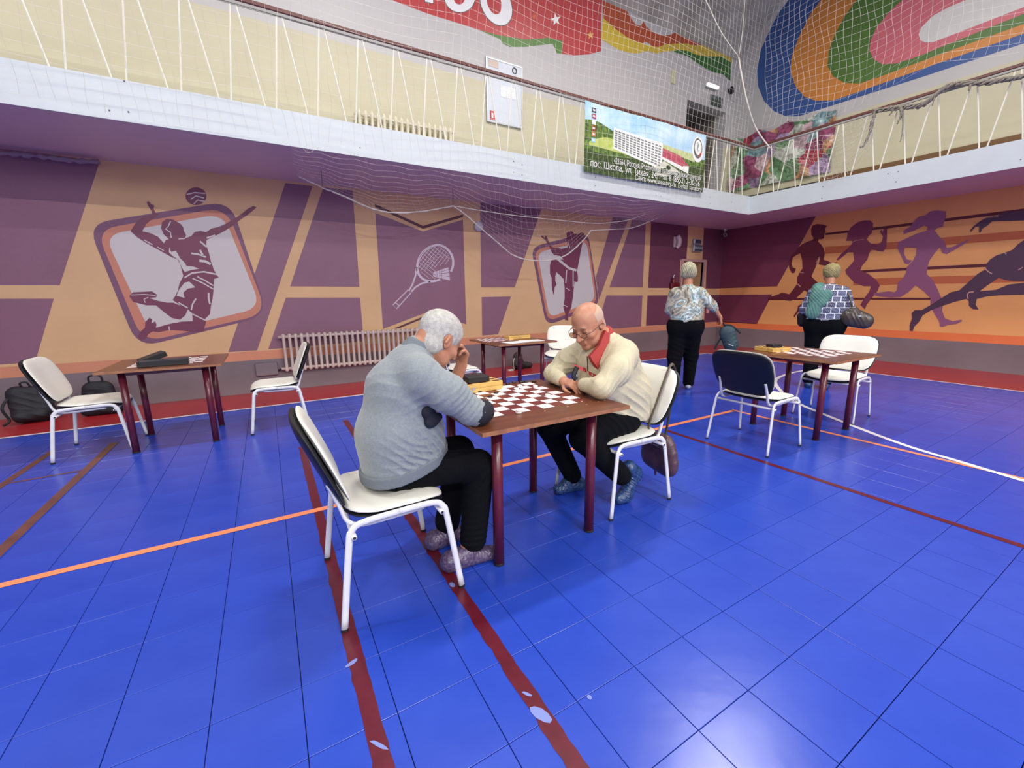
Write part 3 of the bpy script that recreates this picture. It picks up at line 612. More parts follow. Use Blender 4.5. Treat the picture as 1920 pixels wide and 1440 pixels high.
# ================================================================== FURNITURE
m_top = mat('brown laminate table top', (96, 52, 34), 0.32, rgb2=(112, 63, 41), vscale=3, stretch=(1, 8, 1), bump=0.03, bscale=30)
m_edgew = mat('worn table edge', (150, 100, 66), 0.5, var=0.2, vscale=30)
m_leg = mat('maroon lacquered tube', (92, 26, 44), 0.25); m_cap = mat('black rubber', (22, 22, 24), 0.6)
m_sq = mat('white square paint', (236, 228, 228), 0.4); m_sqd = mat('dark square paint', (110, 44, 36), 0.35)
def table(cx, cy, label, board=None, flip=0, rz=0.0, dark=True):
    t = empty('game_table', (cx, cy, 0), rz); tag(t, label, 'table', 'brown game tables on maroon legs')
    MB().bbox((-.44, -.44, .748), (.44, .44, .770), .002).build('tabletop', m_top, t)
    eb = MB()
    for a, b in (((-.441, -.4415, .7495), (.441, -.440, .7685)), ((-.441, .440, .7495), (.441, .4415, .7685)), ((-.4415, -.44, .7495), (-.440, .44, .7685)), ((.440, -.44, .7495), (.4415, .44, .7685))): eb.box(a, b)
    eb.build('edge_strip', m_edgew, t)
    for sx in (-1, 1):
        for sy in (-1, 1):
            l = MB().cyl((sx*.298, sy*.298), .0275, .012, .748, 20).build('leg', m_leg, t, True)
            l.data.polygons.foreach_set('use_smooth', [len(p.vertices) == 4 for p in l.data.polygons])
            MB().cyl((sx*.298, sy*.298), .0285, 0, .014, 20, .002).build('foot_cap', m_cap, l)
    for s in (-1, 1):
        MB().box((-.275, s*.298-.011, .708), (.275, s*.298+.011, .747)).build('apron', m_leg, t)
        MB().box((s*.298-.011, -.275, .708), (s*.298+.011, .275, .747)).build('apron', m_leg, t)
    ox, oy, q = board if board else (-.30, -.245, .0775)
    w = MB(); d = MB()
    for i in range(8):
        for j in range(8):
            x0, y0 = ox+i*q, oy+j*q; mb = w if (i+j+flip) % 2 == 0 else d
            g = 0.0012; z = .7704 if mb is w else .7702
            mb.add([(x0+g, y0+g, z), (x0+q-g, y0+g, z), (x0+q-g, y0+q-g, z), (x0+g, y0+q-g, z)], [(0, 1, 2, 3)])
    w.build('painted_white_squares', m_sq, t)
    if dark: d.build('painted_dark_squares', m_sqd, t)
    return t
T1 = table(1.195, 2.01, 'brown checkerboard table between the two seated men', board=(-.298, -.245, .0775))
T2 = table(-.85, 5.13, 'brown table at left below the painted volleyball player', board=(-.27, -.25, .068), dark=False)
T3 = table(4.615, 2.10, 'brown checkerboard table at right beside the black-backed chair', board=(-.22, -.27, .0725))
T4 = table(2.86, 4.95, 'brown table against the back wall, white sheets on it', board=(-.40, -.05, .055))
chips = MB()
for px, py in [(1100, 758), (1108, 752), (1122, 753), (1134, 750), (1022, 770), (1064, 762), (1067, 762), (1091, 752), (1003, 698+60), (1086, 747)]:
    p = onz(px, py, .7715); a = random.uniform(.003, .008); an = random.uniform(0, 3)
    chips.add([(p.x-1.195+a*math.cos(an+t)*random.uniform(.5, 1), p.y-2.01+a*math.sin(an+t)*random.uniform(.5, 1), .7706) for t in (0, 1.3, 2.4, 3.6, 5)], [(0, 1, 2, 3, 4)])
chips.build('chipped_spots', mat('chipped laminate', (214, 186, 160), .6), T1)['kind'] = 'stuff'

# chairs ----------------------------------------------------------------
m_cw = mat('white leatherette', (226, 224, 214), 0.42, var=0.02, vscale=6, bump=0.03, bscale=90)
m_tube = mat('white enamelled tube', (216, 216, 220), 0.3, var=0.03, vscale=20); m_blk = mat('black moulded plastic', (18, 19, 26), 0.45, bump=0.05, bscale=150)
def pad(cx, cz, hw, hd, fn, th, thb=None, n=3.4, NR=10, NT=44, taper=0.0):
    """pillow on a superellipse; fn(s,t)-> centre point, normal"""
    vs = []; fs = []
    rad = [math.sin(PI/2*k/NR) for k in range(NR+1)]
    for side in (1, -1):
        for r in rad[1:]:
            for k in range(NT):
                a = 2*PI*k/NT; ca, sa = math.cos(a), math.sin(a)
                e = (abs(ca)**n+abs(sa)**n)**(-1/n)
                s_, t_ = ca*e*r, sa*e*r
                hh = (1-r**5)**0.5 if r < 1 else 0
                P, N_ = fn(s_*hw*(1-taper*max(0, -t_)), t_*hd)
                vs.append(Vector(P)+Vector(N_)*(side*hh*(th if side > 0 else (thb or th))))
        P, N_ = fn(0, 0); vs.append(Vector(P)+Vector(N_)*side*(th if side > 0 else (thb or th)))
    blk = NR*NT+1
    for si in (0, 1):
        b = si*blk; c = b+NR*NT
        for k in range(NT):
            j = (k+1) % NT; f = (c, b+k, b+j); fs.append(f if si == 0 else f[::-1])
            for i in range(NR-1):
                f = (b+i*NT+k, b+(i+1)*NT+k, b+(i+1)*NT+j, b+i*NT+j); fs.append(f if si == 0 else f[::-1])
    o = (NR-1)*NT
    for k in range(NT): j = (k+1) % NT; fs.append((o+k, blk+o+k, blk+o+j, o+j))
    return vs, fs
def seat_fn(dz):
    def f(s, t):          # s across (y), t fore-aft (x)
        x = t; z = .462+dz-0.010*math.cos(min(1, abs(s)/.24)*PI/2)+.012*max(0, -x-.1)/.1-1.3*max(0, x-.12)**2*(2.2)
        nx = 1.3*2*2.2*max(0, x-.12); v = Vector((nx, 0, 1)).normalized()
        return (x+.015, s, z), v
    return f
def back_fn(off):
    def f(s, t):
        z = .688+t; x = -.274-.40*t+.28*s*s+off*0.958
        return (x, s, z+off*0.36), Vector((0.93, -0.6*s, 0.37)).normalized()
    return f
def make_chair():
    t = empty('stacking_chair')
    vs, fs = pad(0, 0, .246, .222, seat_fn(.008), .020, .006, n=4.2); mesh_obj('seat', vs, fs, m_cw, t, True)
    vs, fs = pad(0, 0, .248, .224, seat_fn(-.010), .012, .012, n=4.2); mesh_obj('seat_shell', vs, fs, m_blk, t, True)
    vs, fs = pad(0, 0, .266, .186, back_fn(.012), .020, .006, n=4.6, taper=.10); mesh_obj('backrest', vs, fs, m_cw, t, True)
    vs, fs = pad(0, 0, .271, .191, back_fn(-.012), .016, .020, n=4.6, taper=.10); mesh_obj('back_shell', vs, fs, m_blk, t, True)
    fl = ((0, 1, 0), .62)
    for s in (-1, 1):
        P = bez([(.262, s*.283, .008), (.213, s*.262, .36), (.196, s*.257, .425), (.150, s*.253, .452), (0, s*.252, .452)], 5)
        l = MB().tube(P, .0145, 10, flat=fl).build('leg', m_tube, t, True)
        MB().tube([(.262, s*.283, 0), (.2605, s*.2825, .014)], .0155, 10, flat=fl).build('foot_cap', m_cap, l)
        P = bez([(-.262, s*.283, .008), (-.213, s*.262, .36), (-.196, s*.257, .422), (-.150, s*.253, .446), (0, s*.252, .452)], 5)
        l = MB().tube(P, .0145, 10, flat=fl).build('leg', m_tube, t, True)
        MB().tube([(-.262, s*.283, 0), (-.2605, s*.2825, .014)], .0155, 10, flat=fl).build('foot_cap', m_cap, l)
        P = bez([(.12, s*.215, .425), (-.06, s*.215, .418), (-.16, s*.212, .420), (-.205, s*.210, .45), (-.228, s*.210, .52), (-.262, s*.205, .62)], 5)
        MB().tube(P, .012, 8, flat=((1, 0, 0), .7)).build('back_upright', m_tube, t, True)
    for x, z in ((.185, .405), (-.19, .398)):
        MB().tube([(x, -.275, z), (x, .275, z)], .0105, 10).build('cross_tube', m_tube, t, True)
        for s in (-1, 1): MB().tube([(x, s*.2752, z), (x, s*.2758, z)], .0065, 8).build('tube_end', m_cap, t)
    return t
def dup(root, loc, rz):
    r = root.copy(); COL.objects.link(r); r.location = loc; r.rotation_euler = (0, 0, rz)
    def kids(a, b):
        for ch in list(a.children):
            c = ch.copy(); COL.objects.link(c); c.parent = b; kids(ch, c)
    kids(root, r); return r
proto = make_chair()
CH = [((.40, 1.93), 0.0, 'white chair under the man in the grey sweatshirt'),
      ((1.945, 2.01), PI, 'white chair under the man in glasses, a brown bag slung over its back'),
      ((-1.44, 5.15), 0.02, 'white chair at the left end of the left table, tipped backrest near the black rucksack'),
      ((.01, 5.13), PI, 'white chair seen side-on in front of the lower radiator'),
      ((2.06, 4.98), 0.0, 'white chair mostly hidden behind the head and hand of the man in grey'),
      ((3.97, 5.32), -2.35, 'white chair at the right end of the back table, behind the man in glasses'),
      ((3.765, 2.08), 0.0, 'white chair turned away, showing its black back, left of the right table'),
      ((5.385, 2.14), PI+.10, 'white chair facing the camera behind the right table, below the woman with the shoulder bag')]
for i, ((x, y), rz, lab) in enumerate(CH):
    o = proto if i == 0 else dup(proto, (x, y, 0), rz)
    o.location = (x, y, 0); o.rotation_euler = (0, 0, rz); tag(o, lab, 'chair', 'white stacking chairs around the game tables')

# radiators ---------------------------------------------------------------
m_rad = mat('pinkish white radiator enamel', (208, 190, 182), 0.35, bump=0.05, bscale=40); m_rad2 = mat('cream radiator enamel', (222, 214, 190), 0.4)
def radiator(x0, x1, z0, z1, y, n, label, m, grp, peak=0.0):
    t = empty('radiator', ((x0+x1)/2, y, z0)); tag(t, label, 'radiator', grp)
    p = (x1-x0)/n; hw = p*.38; h = z1-z0
    mb = MB(); vs = []; prof = [(-.012, .35), (.0, .75), (.02, 1.0), (.045, 1.0), (.06, .72), (h-.06, .72), (h-.045, 1.0), (h-.02, 1.0), (h, .75), (h+.012+peak, .25)]
    for z, k in prof:
        for q in range(8): a = 2*PI*q/8; vs.append((hw*k*math.cos(a)*(1.0), .045*math.sin(a)*(k if k < .72 else 1), z))
    fs = [tuple(range(7, -1, -1)), tuple(len(vs)-8+q for q in range(8))]
    for i in range(len(prof)-1):
        for q in range(8): j = (q+1) % 8; fs.append((i*8+q, i*8+j, i*8+8+j, i*8+8+q))
    first = mesh_obj('section', vs, fs, m, t, True); first.location = (x0-(x0+x1)/2+p/2, 0, 0)
    for i in range(1, n): share('section', first.data, t, (x0-(x0+x1)/2+p*(i+.5), 0, 0))
    L = (x1-x0)/2
    for z in (.035, h-.035): MB().tube([(-L-.03, 0, z), (L+.03, 0, z)], .021, 10).build('header_pipe', m, t, True)
    return t
radiator(.14, 2.30, .30, .84, 7.03, 27, 'long cast iron radiator on the back wall behind the man in grey', m_rad, None)
radiator(1.46, 2.98, 3.362, 4.05, 7.03, 17, 'small radiator on the gallery wall seen through the railing bars', m_rad2, None, .03)
pb = empty('wall_box', (-.08, YB-.03, .36)); tag(pb, 'grey painted box low on the wall beside the end of the long radiator', 'box')
MB().bbox((-.14, -.03, -.11), (.14, .028, .08), .006).build('cover', m_dado, pb); MB().tube([(.13, -.01, -.05), (.26, -.05, -.02)], .012, 8).build('pipe', m_cap, pb)

# gallery fittings ---------------------------------------------------------
m_al = mat('aluminium frame', (176, 178, 182), 0.35, 0.4); m_pap = mat('white paper', (230, 234, 236), 0.6); m_stand = mat('pale grey board', (206, 212, 220), 0.45)
nb = empty('notice_board', (4.015, YB-.02, 4.35)); tag(nb, 'tall white framed notice board on the gallery wall behind the railing', 'notice board')
MB().box((-.34, -.012, 0), (.34, .018, .955)).build('panel', m_stand, nb)
f = MB(); f.box((-.36, -.02, -.02), (-.34, .018, .975)); f.box((.34, -.02, -.02), (.36, .018, .975)); f.box((-.34, -.02, -.02), (.34, .018, 0)); f.box((-.34, -.02, .955), (.34, .018, .975)); f.build('frame', m_al, nb)
def label_plate(nm, a, b, y, m, par): return MB().box((a[0], y, a[1]), (b[0], y+.003, b[1])).build(nm, m, par)
label_plate('fire_notice', (-.30, .02), (-.20, .16), -.016, mat('notice red', (196, 40, 44), .5), nb); label_plate('notice_symbol', (-.27, .05), (-.235, .13), -.018, m_pap, nb)
label_plate('paper', (-.08, .42), (.22, .60), -.016, m_pap, nb); label_plate('printed_strip', (-.31, .84), (-.12, .945), -.016, mat('pinkish print', (206, 186, 172), .5), nb)
r = MB(); r.tube([(.20+.04*math.cos(t), -.018, .88+.045*math.sin(t)) for t in [2*PI*k/16 for k in range(17)]], .008, 5); r.build('round_mark', m_cap, nb)
tx = MB()
for k in range(3): tx.box((-.05, -.0175, .455+k*.04), (.17-.04*(k == 0), -.0165, .462+k*.04))
tx.build('print_lines', m_al, nb)
def text(nm, s, size, loc, rot, m, parent, align='CENTER', ext=0.0):
    cu = bpy.data.curves.new(nm, 'FONT'); cu.body = s; cu.size = size; cu.align_x = align; cu.align_y = 'CENTER'; cu.extrude = ext
    o = bpy.data.objects.new(nm+'_tmp', cu); COL.objects.link(o); bpy.context.view_layer.update()
    me = bpy.data.meshes.new_from_object(o.evaluated_get(bpy.context.evaluated_depsgraph_get())); bpy.data.objects.remove(o)
    me.materials.clear(); me.materials.append(m); q = bpy.data.objects.new(nm, me); link(q, parent); q.location = loc; q.rotation_euler = rot; return q
R90 = (PI/2, 0, 0)
lm = empty('emergency_light', (9.574, YB-.04, 6.13)); tag(lm, 'small lit tube light high on the gallery wall above the doorway', 'wall light')
MB().bbox((-.22, -.02, -.05), (.22, .038, .05), .01).build('housing', m_al, lm); MB().tube([(-.17, -.03, 0), (.2, -.03, 0)], .035, 10).build('tube', mat('lit tube', (255, 255, 255), .4, emit=2.2), lm, True)
sp = empty('wall_speaker', (10.306, YB-.05, 6.19)); tag(sp, 'round black speaker on the gallery wall near the corner', 'speaker')
MB().tube([(0, .045, 0), (0, -.03, 0), (0, -.045, 0)], [.06, .085, .06], 16).build('body', m_cap, sp, True); MB().tube([(.02, .03, -.07), (.08, .04, -.16), (.3, .04, -.2), (.42, .04, -.12)], .004, 4).build('cable', m_al, sp)
sg = empty('gallery_exit_sign', (9.83, YB-.02, 5.90)); tag(sg, 'dark running-man exit sign above the gallery doorway', 'sign')
MB().bbox((-.22, -.012, -.13), (.22, .018, .09), .006).build('plate', mat('dark green grey sign', (74, 82, 76), .5), sg)
text('lettering', 'ВЫХОД', .11, (0, -.0135, .03), R90, m_al, sg); 
jb = empty('junction_box', (8.28, YB-.03, 6.07)); tag(jb, 'small yellowish box high on the white gallery wall', 'box')
MB().bbox((-.07, -.02, -.16), (.07, .028, .10), .01).build('cover', mat('yellowed plastic', (198, 196, 168), .5), jb)
dc = empty('round_lamp', (3.442, YB-.03, 2.587)); tag(dc, 'round white disc on the mural wall where a rope crosses it', 'lamp')
MB().tube([(0, .028, 0), (0, -.02, 0), (0, -.035, 0), (0, -.04, 0)], [.085, .085, .07, .02], 24).build('cover', mat('milky plastic', (196, 194, 204), .35), dc, True)
dv = empty('wall_sounder', (8.683, YB-.04, 2.60)); tag(dv, 'white curved device on the maroon wall left of the lower doorway', 'alarm device')
MB().tube(bez([(.03, 0, -.14), (.07, -.03, -.05), (.07, -.03, .05), (.02, 0, .14)], 5), [.04]*3+[.06]*9+[.06]*3+[.04], 10).build('cover', mat('pinkish white plastic', (206, 180, 186), .4), dv, True); MB().box((-.05, .02, -.12), (.09, .038, .12)).build('backplate', m_rad, dv)
ex = empty('exit_sign', (9.47, YB-.05, 2.56)); tag(ex, 'two-panel exit sign over the lower doorway', 'sign')
MB().bbox((-.15, -.03, .02), (.11, .048, .14), .008).build('upper_box', m_al, ex); label_plate('panel', (-.13, .04), (.09, .12), -.034, mat('sign slate', (66, 74, 92), .4), ex)
MB().bbox((-.17, -.035, -.16), (.17, .048, .015), .008).build('lower_box', m_al, ex); label_plate('panel', (-.14, -.14), (.15, -.005), -.039, mat('sign slate', (66, 74, 92), .4), ex)
text('lettering', 'ВЫХОД', .075, (0, -.0405, -.07), R90, m_pap, ex)
cm = empty('dome_camera', (10.42, YB-.12, 2.90)); tag(cm, 'white camera under the soffit in the corner', 'camera')
MB().cyl((0, 0), .05, .06, .10, 14).build('mount', m_al, cm); MB().tube([(0, 0, .07), (-.02, -.02, .0)], .02, 8).build('bracket', m_al, cm)
MB().tube([(.05, .04, -.03), (-.04, -.05, -.06), (-.06, -.07, -.065)], [.035, .045, .036], 12).build('housing', mat('camera white', (190, 184, 186), .4), cm, True); MB().tube([(-.055, -.064, -.064), (-.064, -.074, -.067)], .026, 12).build('lens', m_cap, cm)
fe = empty('red_cabinet', (8.66, YB-.06, 1.66)); tag(fe, 'dark red extinguisher bracket by the doorway behind the woman in the patterned blouse', 'extinguisher')
MB().bbox((-.08, -.02, -.16), (.22, .058, -.02), .01).build('bracket', mat('deep red', (110, 24, 34), .4), fe); MB().cyl((.0, .01), .045, -.10, .10, 14, .012).build('cylinder', mat('deep red', (110, 24, 34), .4), fe, True); MB().tube([(0, .01, .10), (0, .01, .14), (.03, .01, .16)], .012, 8).build('valve', m_pap, fe)
sk = empty('wall_socket', (10.12, YB-.02, .93)); tag(sk, 'pale pink socket on the maroon wall beside the corner', 'socket')
MB().bbox((-.05, -.015, -.07), (.05, .018, .07), .006).build('plate', mat('pink plastic', (226, 160, 166), .4), sk); MB().cyl((0, 0), .02, 0, .01, 10).build('outlet', m_al, sk).rotation_euler = (PI/2, 0, 0)

# banner tied to the railing -------------------------------------------------
BX0, BX1, BZ0, BZ1, BY = 4.51, 7.40, 3.25, 4.25, YF-.045
bn = empty('banner', ((BX0+BX1)/2, BY, BZ0)); tag(bn, 'printed banner with a white hotel block, forest and blue sky tied to the railing', 'banner')
BW, BH = BX1-BX0, BZ1-BZ0
def by_(u, v): return -.012*math.sin(u*9+v*3)*(v**2)-.010*math.sin(u*31)*max(0, v-.7)*2
def bz_(u, v): return -.02*abs(math.sin(u*PI*5))*max(0, v-.75)*4*.4
def bpt(u, v, lay=0.0): return ((u-.5)*BW, by_(u, v)-lay*.0012, v*BH+bz_(u, v))
def bsheet(nm, u0, u1, v0, v1, m, lay, nu=40, nv=12, top=None, bot=None):
    vs = []; fs = []
    for j in range(nv+1):
        for i in range(nu+1):
            u = u0+(u1-u0)*i/nu; a = bot(u) if bot else v0; b = top(u) if top else v1
            vs.append(bpt(u, a+(b-a)*j/nv, lay))
    for j in range(nv):
        for i in range(nu): q = j*(nu+1)+i; fs.append((q, q+1, q+nu+2, q+nu+1))
    return mesh_obj(nm, vs, fs, m, bn, True)
bsheet('sky_print', 0, 1, 0, 1, mat('banner sky print', (140, 190, 220), .3, rgb2=(206, 226, 232), vscale=3, detail=4), 0)
bsheet('forest_print', 0, 1, 0, .8, mat('banner forest print', (34, 58, 28), .32, rgb2=(122, 152, 66), vscale=16, detail=8), 1, top=lambda u: .74-.20*u+.03*math.sin(u*20)-.12*max(0, .25-abs(u-.55)), bot=lambda u: 0)
bsheet('meadow_print', .03, .32, .4, .55, mat('banner meadow print', (168, 186, 84), .32, rgb2=(196, 204, 120), vscale=12), 2, nu=12, nv=3, top=lambda u: .44+.12*math.sin((u-.03)/.29*PI), bot=lambda u: .40-.1*u)
bsheet('far_field_print', .60, .90, .5, .6, mat('banner field print', (170, 190, 120), .32, rgb2=(206, 206, 160), vscale=20), 2, nu=12, nv=3, top=lambda u: .655-.12*(u-.6), bot=lambda u: .58-.3*(u-.6))
bsheet('lower_forest_print', 0, 1, 0, .3, mat('banner dark forest print', (30, 44, 24), .32, rgb2=(84, 104, 50), vscale=22, detail=8), 2, nu=30, nv=4, top=lambda u: .34-.04*math.sin(u*9)+(.12 if u > .86 else 0), bot=lambda u: 0)
m_bw = mat('banner white', (232, 232, 226), .32); m_bg = mat('banner window grey', (120, 126, 124), .32)
btop = lambda u: .73-.06*(u-.2)/.4; bbot = lambda u: .42-.17*(u-.2)/.4
bsheet('hotel_print', .205, .60, 0, 1, m_bw, 3, nu=16, nv=4, top=btop, bot=bbot)
wd = MB()
for i in range(13):
    for j in range(8):
        u0 = .213+i*.0293; u1 = u0+.021
        a = bbot(u0)+(btop(u0)-bbot(u0))*(.10+j*.105); b = a+.022
        wd.add([bpt(u0, a, 4), bpt(u1, a-.006, 4), bpt(u1, b-.006, 4), bpt(u0, b, 4)], [(0, 1, 2, 3)])
wd.build('hotel_windows_print', m_bg, bn)
def bpoly(nm, pts, m, lay): return mesh_obj(nm, [bpt(u, v, lay) for u, v in pts], [tuple(range(len(pts)))], m, bn)
bpoly('red_roof_print', [(.60, .46), (.79, .37), (.845, .40), (.76, .54), (.60, .60)], mat('banner red roof', (182, 84, 98), .32, var=.25, vscale=14), 4)
bpoly('annex_print', [(.60, .42), (.845, .27), (.845, .40), (.79, .385), (.60, .47)], m_bw, 4)
bpoly('road_print', [(.545, .30), (.62, .40), (.74, .30), (.80, .20), (.70, .18), (.60, .14), (.56, .14)], mat('banner road', (204, 204, 184), .32), 3)
for uu, vv in ((.63, .25), (.66, .31), (.60, .23), (.74, .22), (.70, .19)): bpoly('bush_print', [(uu+.022*math.cos(t), vv+.04*math.sin(t)) for t in [2*PI*k/8 for k in range(8)]], mat('banner bush', (52, 66, 40), .32), 4)
for k, c in enumerate([(60, 70, 70), (160, 70, 90), (220, 225, 215), (150, 70, 50), (190, 120, 80), (150, 200, 210)]):
    v = .93-k*.085; bpoly('social_icon_print', [(.045, v), (.075, v), (.075, v-.065), (.045, v-.065)], mat('icon %d %d' % (c[0], c[1]), c, .35), 4); bpoly('icon_mark', [(.052, v-.02), (.067, v-.02), (.067, v-.045), (.052, v-.045)], m_bw, 5)
def bell(cx, cv, ru, rv, n=24): return [(cx+ru*math.cos(t), cv+rv*math.sin(t)) for t in [2*PI*k/n for k in range(n)]]
bpoly('logo_ground_print', bell(.925, .72, .058, .22), m_bw, 4); bpoly('logo_ring_print', bell(.925, .74, .043, .175), mat('logo dark', (84, 96, 92), .35), 5); bpoly('logo_centre_print', bell(.925, .755, .034, .13), m_bw, 6)
bpoly('logo_swirl_print', [(.915, .85), (.935, .80), (.925, .74), (.93, .68), (.918, .70), (.912, .76), (.92, .80)], mat('logo green', (120, 160, 140), .35), 7); bpoly('logo_red_print', [(.93, .58), (.96, .64), (.965, .70), (.945, .66)], mat('logo red', (176, 60, 50), .35), 7)
for s_, sz, u, v, wd_ in (('423564, Россия, Республика Татарстан, Нижнекамский', .125, .59, .185, 2.2), ('пос. Школа, ул. Тихая, 24, тел. 8 (8552) 2-30-26', .135, .50, .085, 2.65), ('Сайт: www.sanatory.ru  E-mail: sanatory', .115, .68, -.005, 1.75)):
    p = bpt(u, v+.05, 9)
    for nm, mm, dx, dy in (('lettering_shadow', mat('text shadow', (40, 50, 36), .5), .006, -.001), ('lettering', m_bw, 0, -.003)):
        o = text(nm, s_, sz, (p[0]+dx, p[1]+dy, p[2]-dx), R90, mm, bn); xs = [v.co.x for v in o.data.vertices]; kx = wd_/(max(xs)-min(xs)); o['kind'] = 'stuff'; X0 = p[0]+dx; Z0 = p[2]-dx; o.location = (0, 0, 0); o.rotation_euler = (0, 0, 0)
        for v_ in o.data.vertices:
            gx, gz = X0+v_.co.x*kx, Z0+v_.co.y; v_.co = (gx, by_(gx/BW+.5, max(0, gz/BH))-.0115+dy, gz)
ey = MB()
for k in range(9): u = .01+k*.1225; p = bpt(u, .985, 0); ey.tube([(p[0], p[1]-.003, p[2]), (p[0], p[1]+.03, p[2]+.035)], .004, 5)
ey.build('cable_ties', m_bw, bn)

# crumpled poster on the right gallery wall ------------------------------------
ps = empty('crumpled_poster', (XR-.06, 6.0, 3.95)); tag(ps, 'crumpled colourful poster on the right gallery wall near the corner', 'poster')
m_ps = bpy.data.materials.new('collage print'); m_ps.use_nodes = True; nt = m_ps.node_tree; b_ = nt.nodes['Principled BSDF']; b_.inputs['Roughness'].default_value = .3
tc = nt.nodes.new('ShaderNodeTexCoord'); vo = nt.nodes.new('ShaderNodeTexVoronoi'); vo.inputs['Scale'].default_value = 3.2; nt.links.new(tc.outputs['Object'], vo.inputs['Vector'])
cr = nt.nodes.new('ShaderNodeValToRGB'); cr.color_ramp.interpolation = 'CONSTANT'
sep = nt.nodes.new('ShaderNodeSeparateColor'); nt.links.new(vo.outputs['Color'], sep.inputs[0]); nt.links.new(sep.outputs[0], cr.inputs[0])
cols = [(176, 70, 84), (214, 184, 188), (120, 158, 116), (176, 148, 184), (212, 160, 118), (206, 212, 196), (160, 84, 116), (140, 172, 176)]
els = cr.color_ramp.elements; els[0].position = 0; els[0].color = (*lin(cols[0]), 1); els[1].position = 1/8; els[1].color = (*lin(cols[1]), 1)
for k in range(2, 8): e = els.new(k/8); e.color = (*lin(cols[k]), 1)
no = nt.nodes.new('ShaderNodeTexNoise'); no.inputs['Scale'].default_value = 14; nt.links.new(tc.outputs['Object'], no.inputs['Vector'])
r2 = nt.nodes.new('ShaderNodeValToRGB'); r2.color_ramp.elements[0].position = .42; r2.color_ramp.elements[1].position = .56; r2.color_ramp.elements[0].color = (*lin((70, 40, 60)), 1); r2.color_ramp.elements[1].color = (1, 1, 1, 1); nt.links.new(no.outputs[0], r2.inputs[0])
mx = nt.nodes.new('ShaderNodeMix'); mx.data_type = 'RGBA'; mx.blend_type = 'MULTIPLY'; mx.inputs[0].default_value = .5; nt.links.new(cr.outputs[0], mx.inputs[6]); nt.links.new(r2.outputs[0], mx.inputs[7]); nt.links.new(mx.outputs[2], b_.inputs['Base Color'])
nu, nv = 48, 28; vs = []; fs = []
for j in range(nv+1):
    for i in range(nu+1):
        u, v = i/nu, j/nv; y = 7.06-2.25*u-6.0; z = (5.18-.07*u-.09*abs(math.sin(u*11))) * v+(3.90-.05*u)*(1-v)-3.95
        vs.append((-.03*math.sin(u*17+v*9)-.02*math.sin(v*23-u*7)*u-.015*math.sin(u*41+v*13), y, z))
for j in range(nv):
    for i in range(nu): q = j*(nu+1)+i; fs.append((q, q+1, q+nu+2, q+nu+1))
mesh_obj('printed_sheet', vs, fs, m_ps, ps, True)

# lamps under the roof (real fittings of the hall, out of frame) -----------------
m_lampb = mat('lamp housing', (170, 170, 170), .5); m_lampe = mat('lamp tube', (255, 250, 240), .5, emit=3.0)
l0 = None
for i, (x, y, z) in enumerate(LAMPS):
    if l0 is None:
        l0 = empty('hall_lamp', (x, y, z)); hb = MB().bbox((-.62, -.19, -.04), (.62, .19, .04), .01).build('housing', m_lampb, l0)
        MB().box((-.58, -.15, -.046), (.58, .15, -.041)).build('diffuser', m_lampe, l0)
        MB().tube([(0, 0, .04), (0, 0, .5)], .01, 5).build('hanger', m_lampb, l0); o = l0
    else: o = dup(l0, (x, y, z), 0)
    tag(o, 'long ceiling lamp high over the court, %s row, %s' % (('window side', 'middle', 'balcony side')[i % 3], ('left', 'centre', 'right')[i//3]), 'lamp', 'hall lamps')

# things on the tables -----------------------------------------------------------
def checker(x, y, z, dark, k, label, grp):
    o = empty('draughts_piece', (x, y, z)); tag(o, label, 'game piece', grp)
    if k is None:
        prof = [(0, .0145), (.002, .0165), (.0075, .0165), (.009, .0145), (.009, .0125), (.0078, .011)]
        vs = [(r_*math.cos(2*PI*q/18), r_*math.sin(2*PI*q/18), z_) for z_, r_ in prof for q in range(18)]
        fs = [tuple(range(17, -1, -1)), tuple(len(vs)-18+q for q in range(18))]+[(i*18+q, i*18+(q+1) % 18, i*18+18+(q+1) % 18, i*18+18+q) for i in range(5) for q in range(18)]
        k = mesh_obj('disc', vs, fs, mat('black piece' if dark else 'white piece', (44, 20, 20) if dark else (232, 226, 222), .3), o); return k.data
    share('disc', k, o); return k
kd = kw = None
BLK = [(740,873),(828,853),(938,845),(1012,843),(1130,838)]; BLK2 = [(310,988),(560,1003),(470,1063),(228,1038)]
WHT = [(665,938),(865,948),(915,900),(1150,908)]
for L, lab, g in ((BLK, 'black draughts piece in the row along the far edge of the table', 'black pieces lined up at the far edge'), (BLK2, 'black draughts piece near the grey sleeve and wooden box', 'black pieces by the wooden box')):
    for q, (a, b) in enumerate(sorted(L)): p = onz(860+a/8, 610+b/8, .776); kd = checker(p.x, p.y, .7706, True, kd, ('leftmost ', 'second ', 'third ', 'fourth ', 'fifth ')[q]+lab, g)
for q, (a, b) in enumerate(sorted(WHT)): p = onz(860+a/8, 610+b/8, .776); kw = checker(p.x, p.y, .7706, False, kw, ('leftmost', 'second', 'third', 'rightmost')[q]+' white draughts piece on the far rows of the main board', 'white pieces on the far rows')
p = onz(860+1335/8, 610+1040/8, .776); checker(p.x, p.y, .7706, False, kw, 'lone white draughts piece in front of the folded hands', None)
p = onz(860+900/8, 610+1300/8, .776); checker(p.x, p.y, .7706, False, kw, 'white draughts piece at the near edge, lower of the pair', None); checker(p.x+.002, p.y-.001, .7798, False, kw, 'white draughts piece at the near edge, upper of the pair', None)
m_wood = mat('yellow varnished wood', (204, 162, 86), .4, rgb2=(222, 184, 108), vscale=5, stretch=(1, 8, 8)); m_bxk = mat('black plastic case', (30, 31, 34), .4)
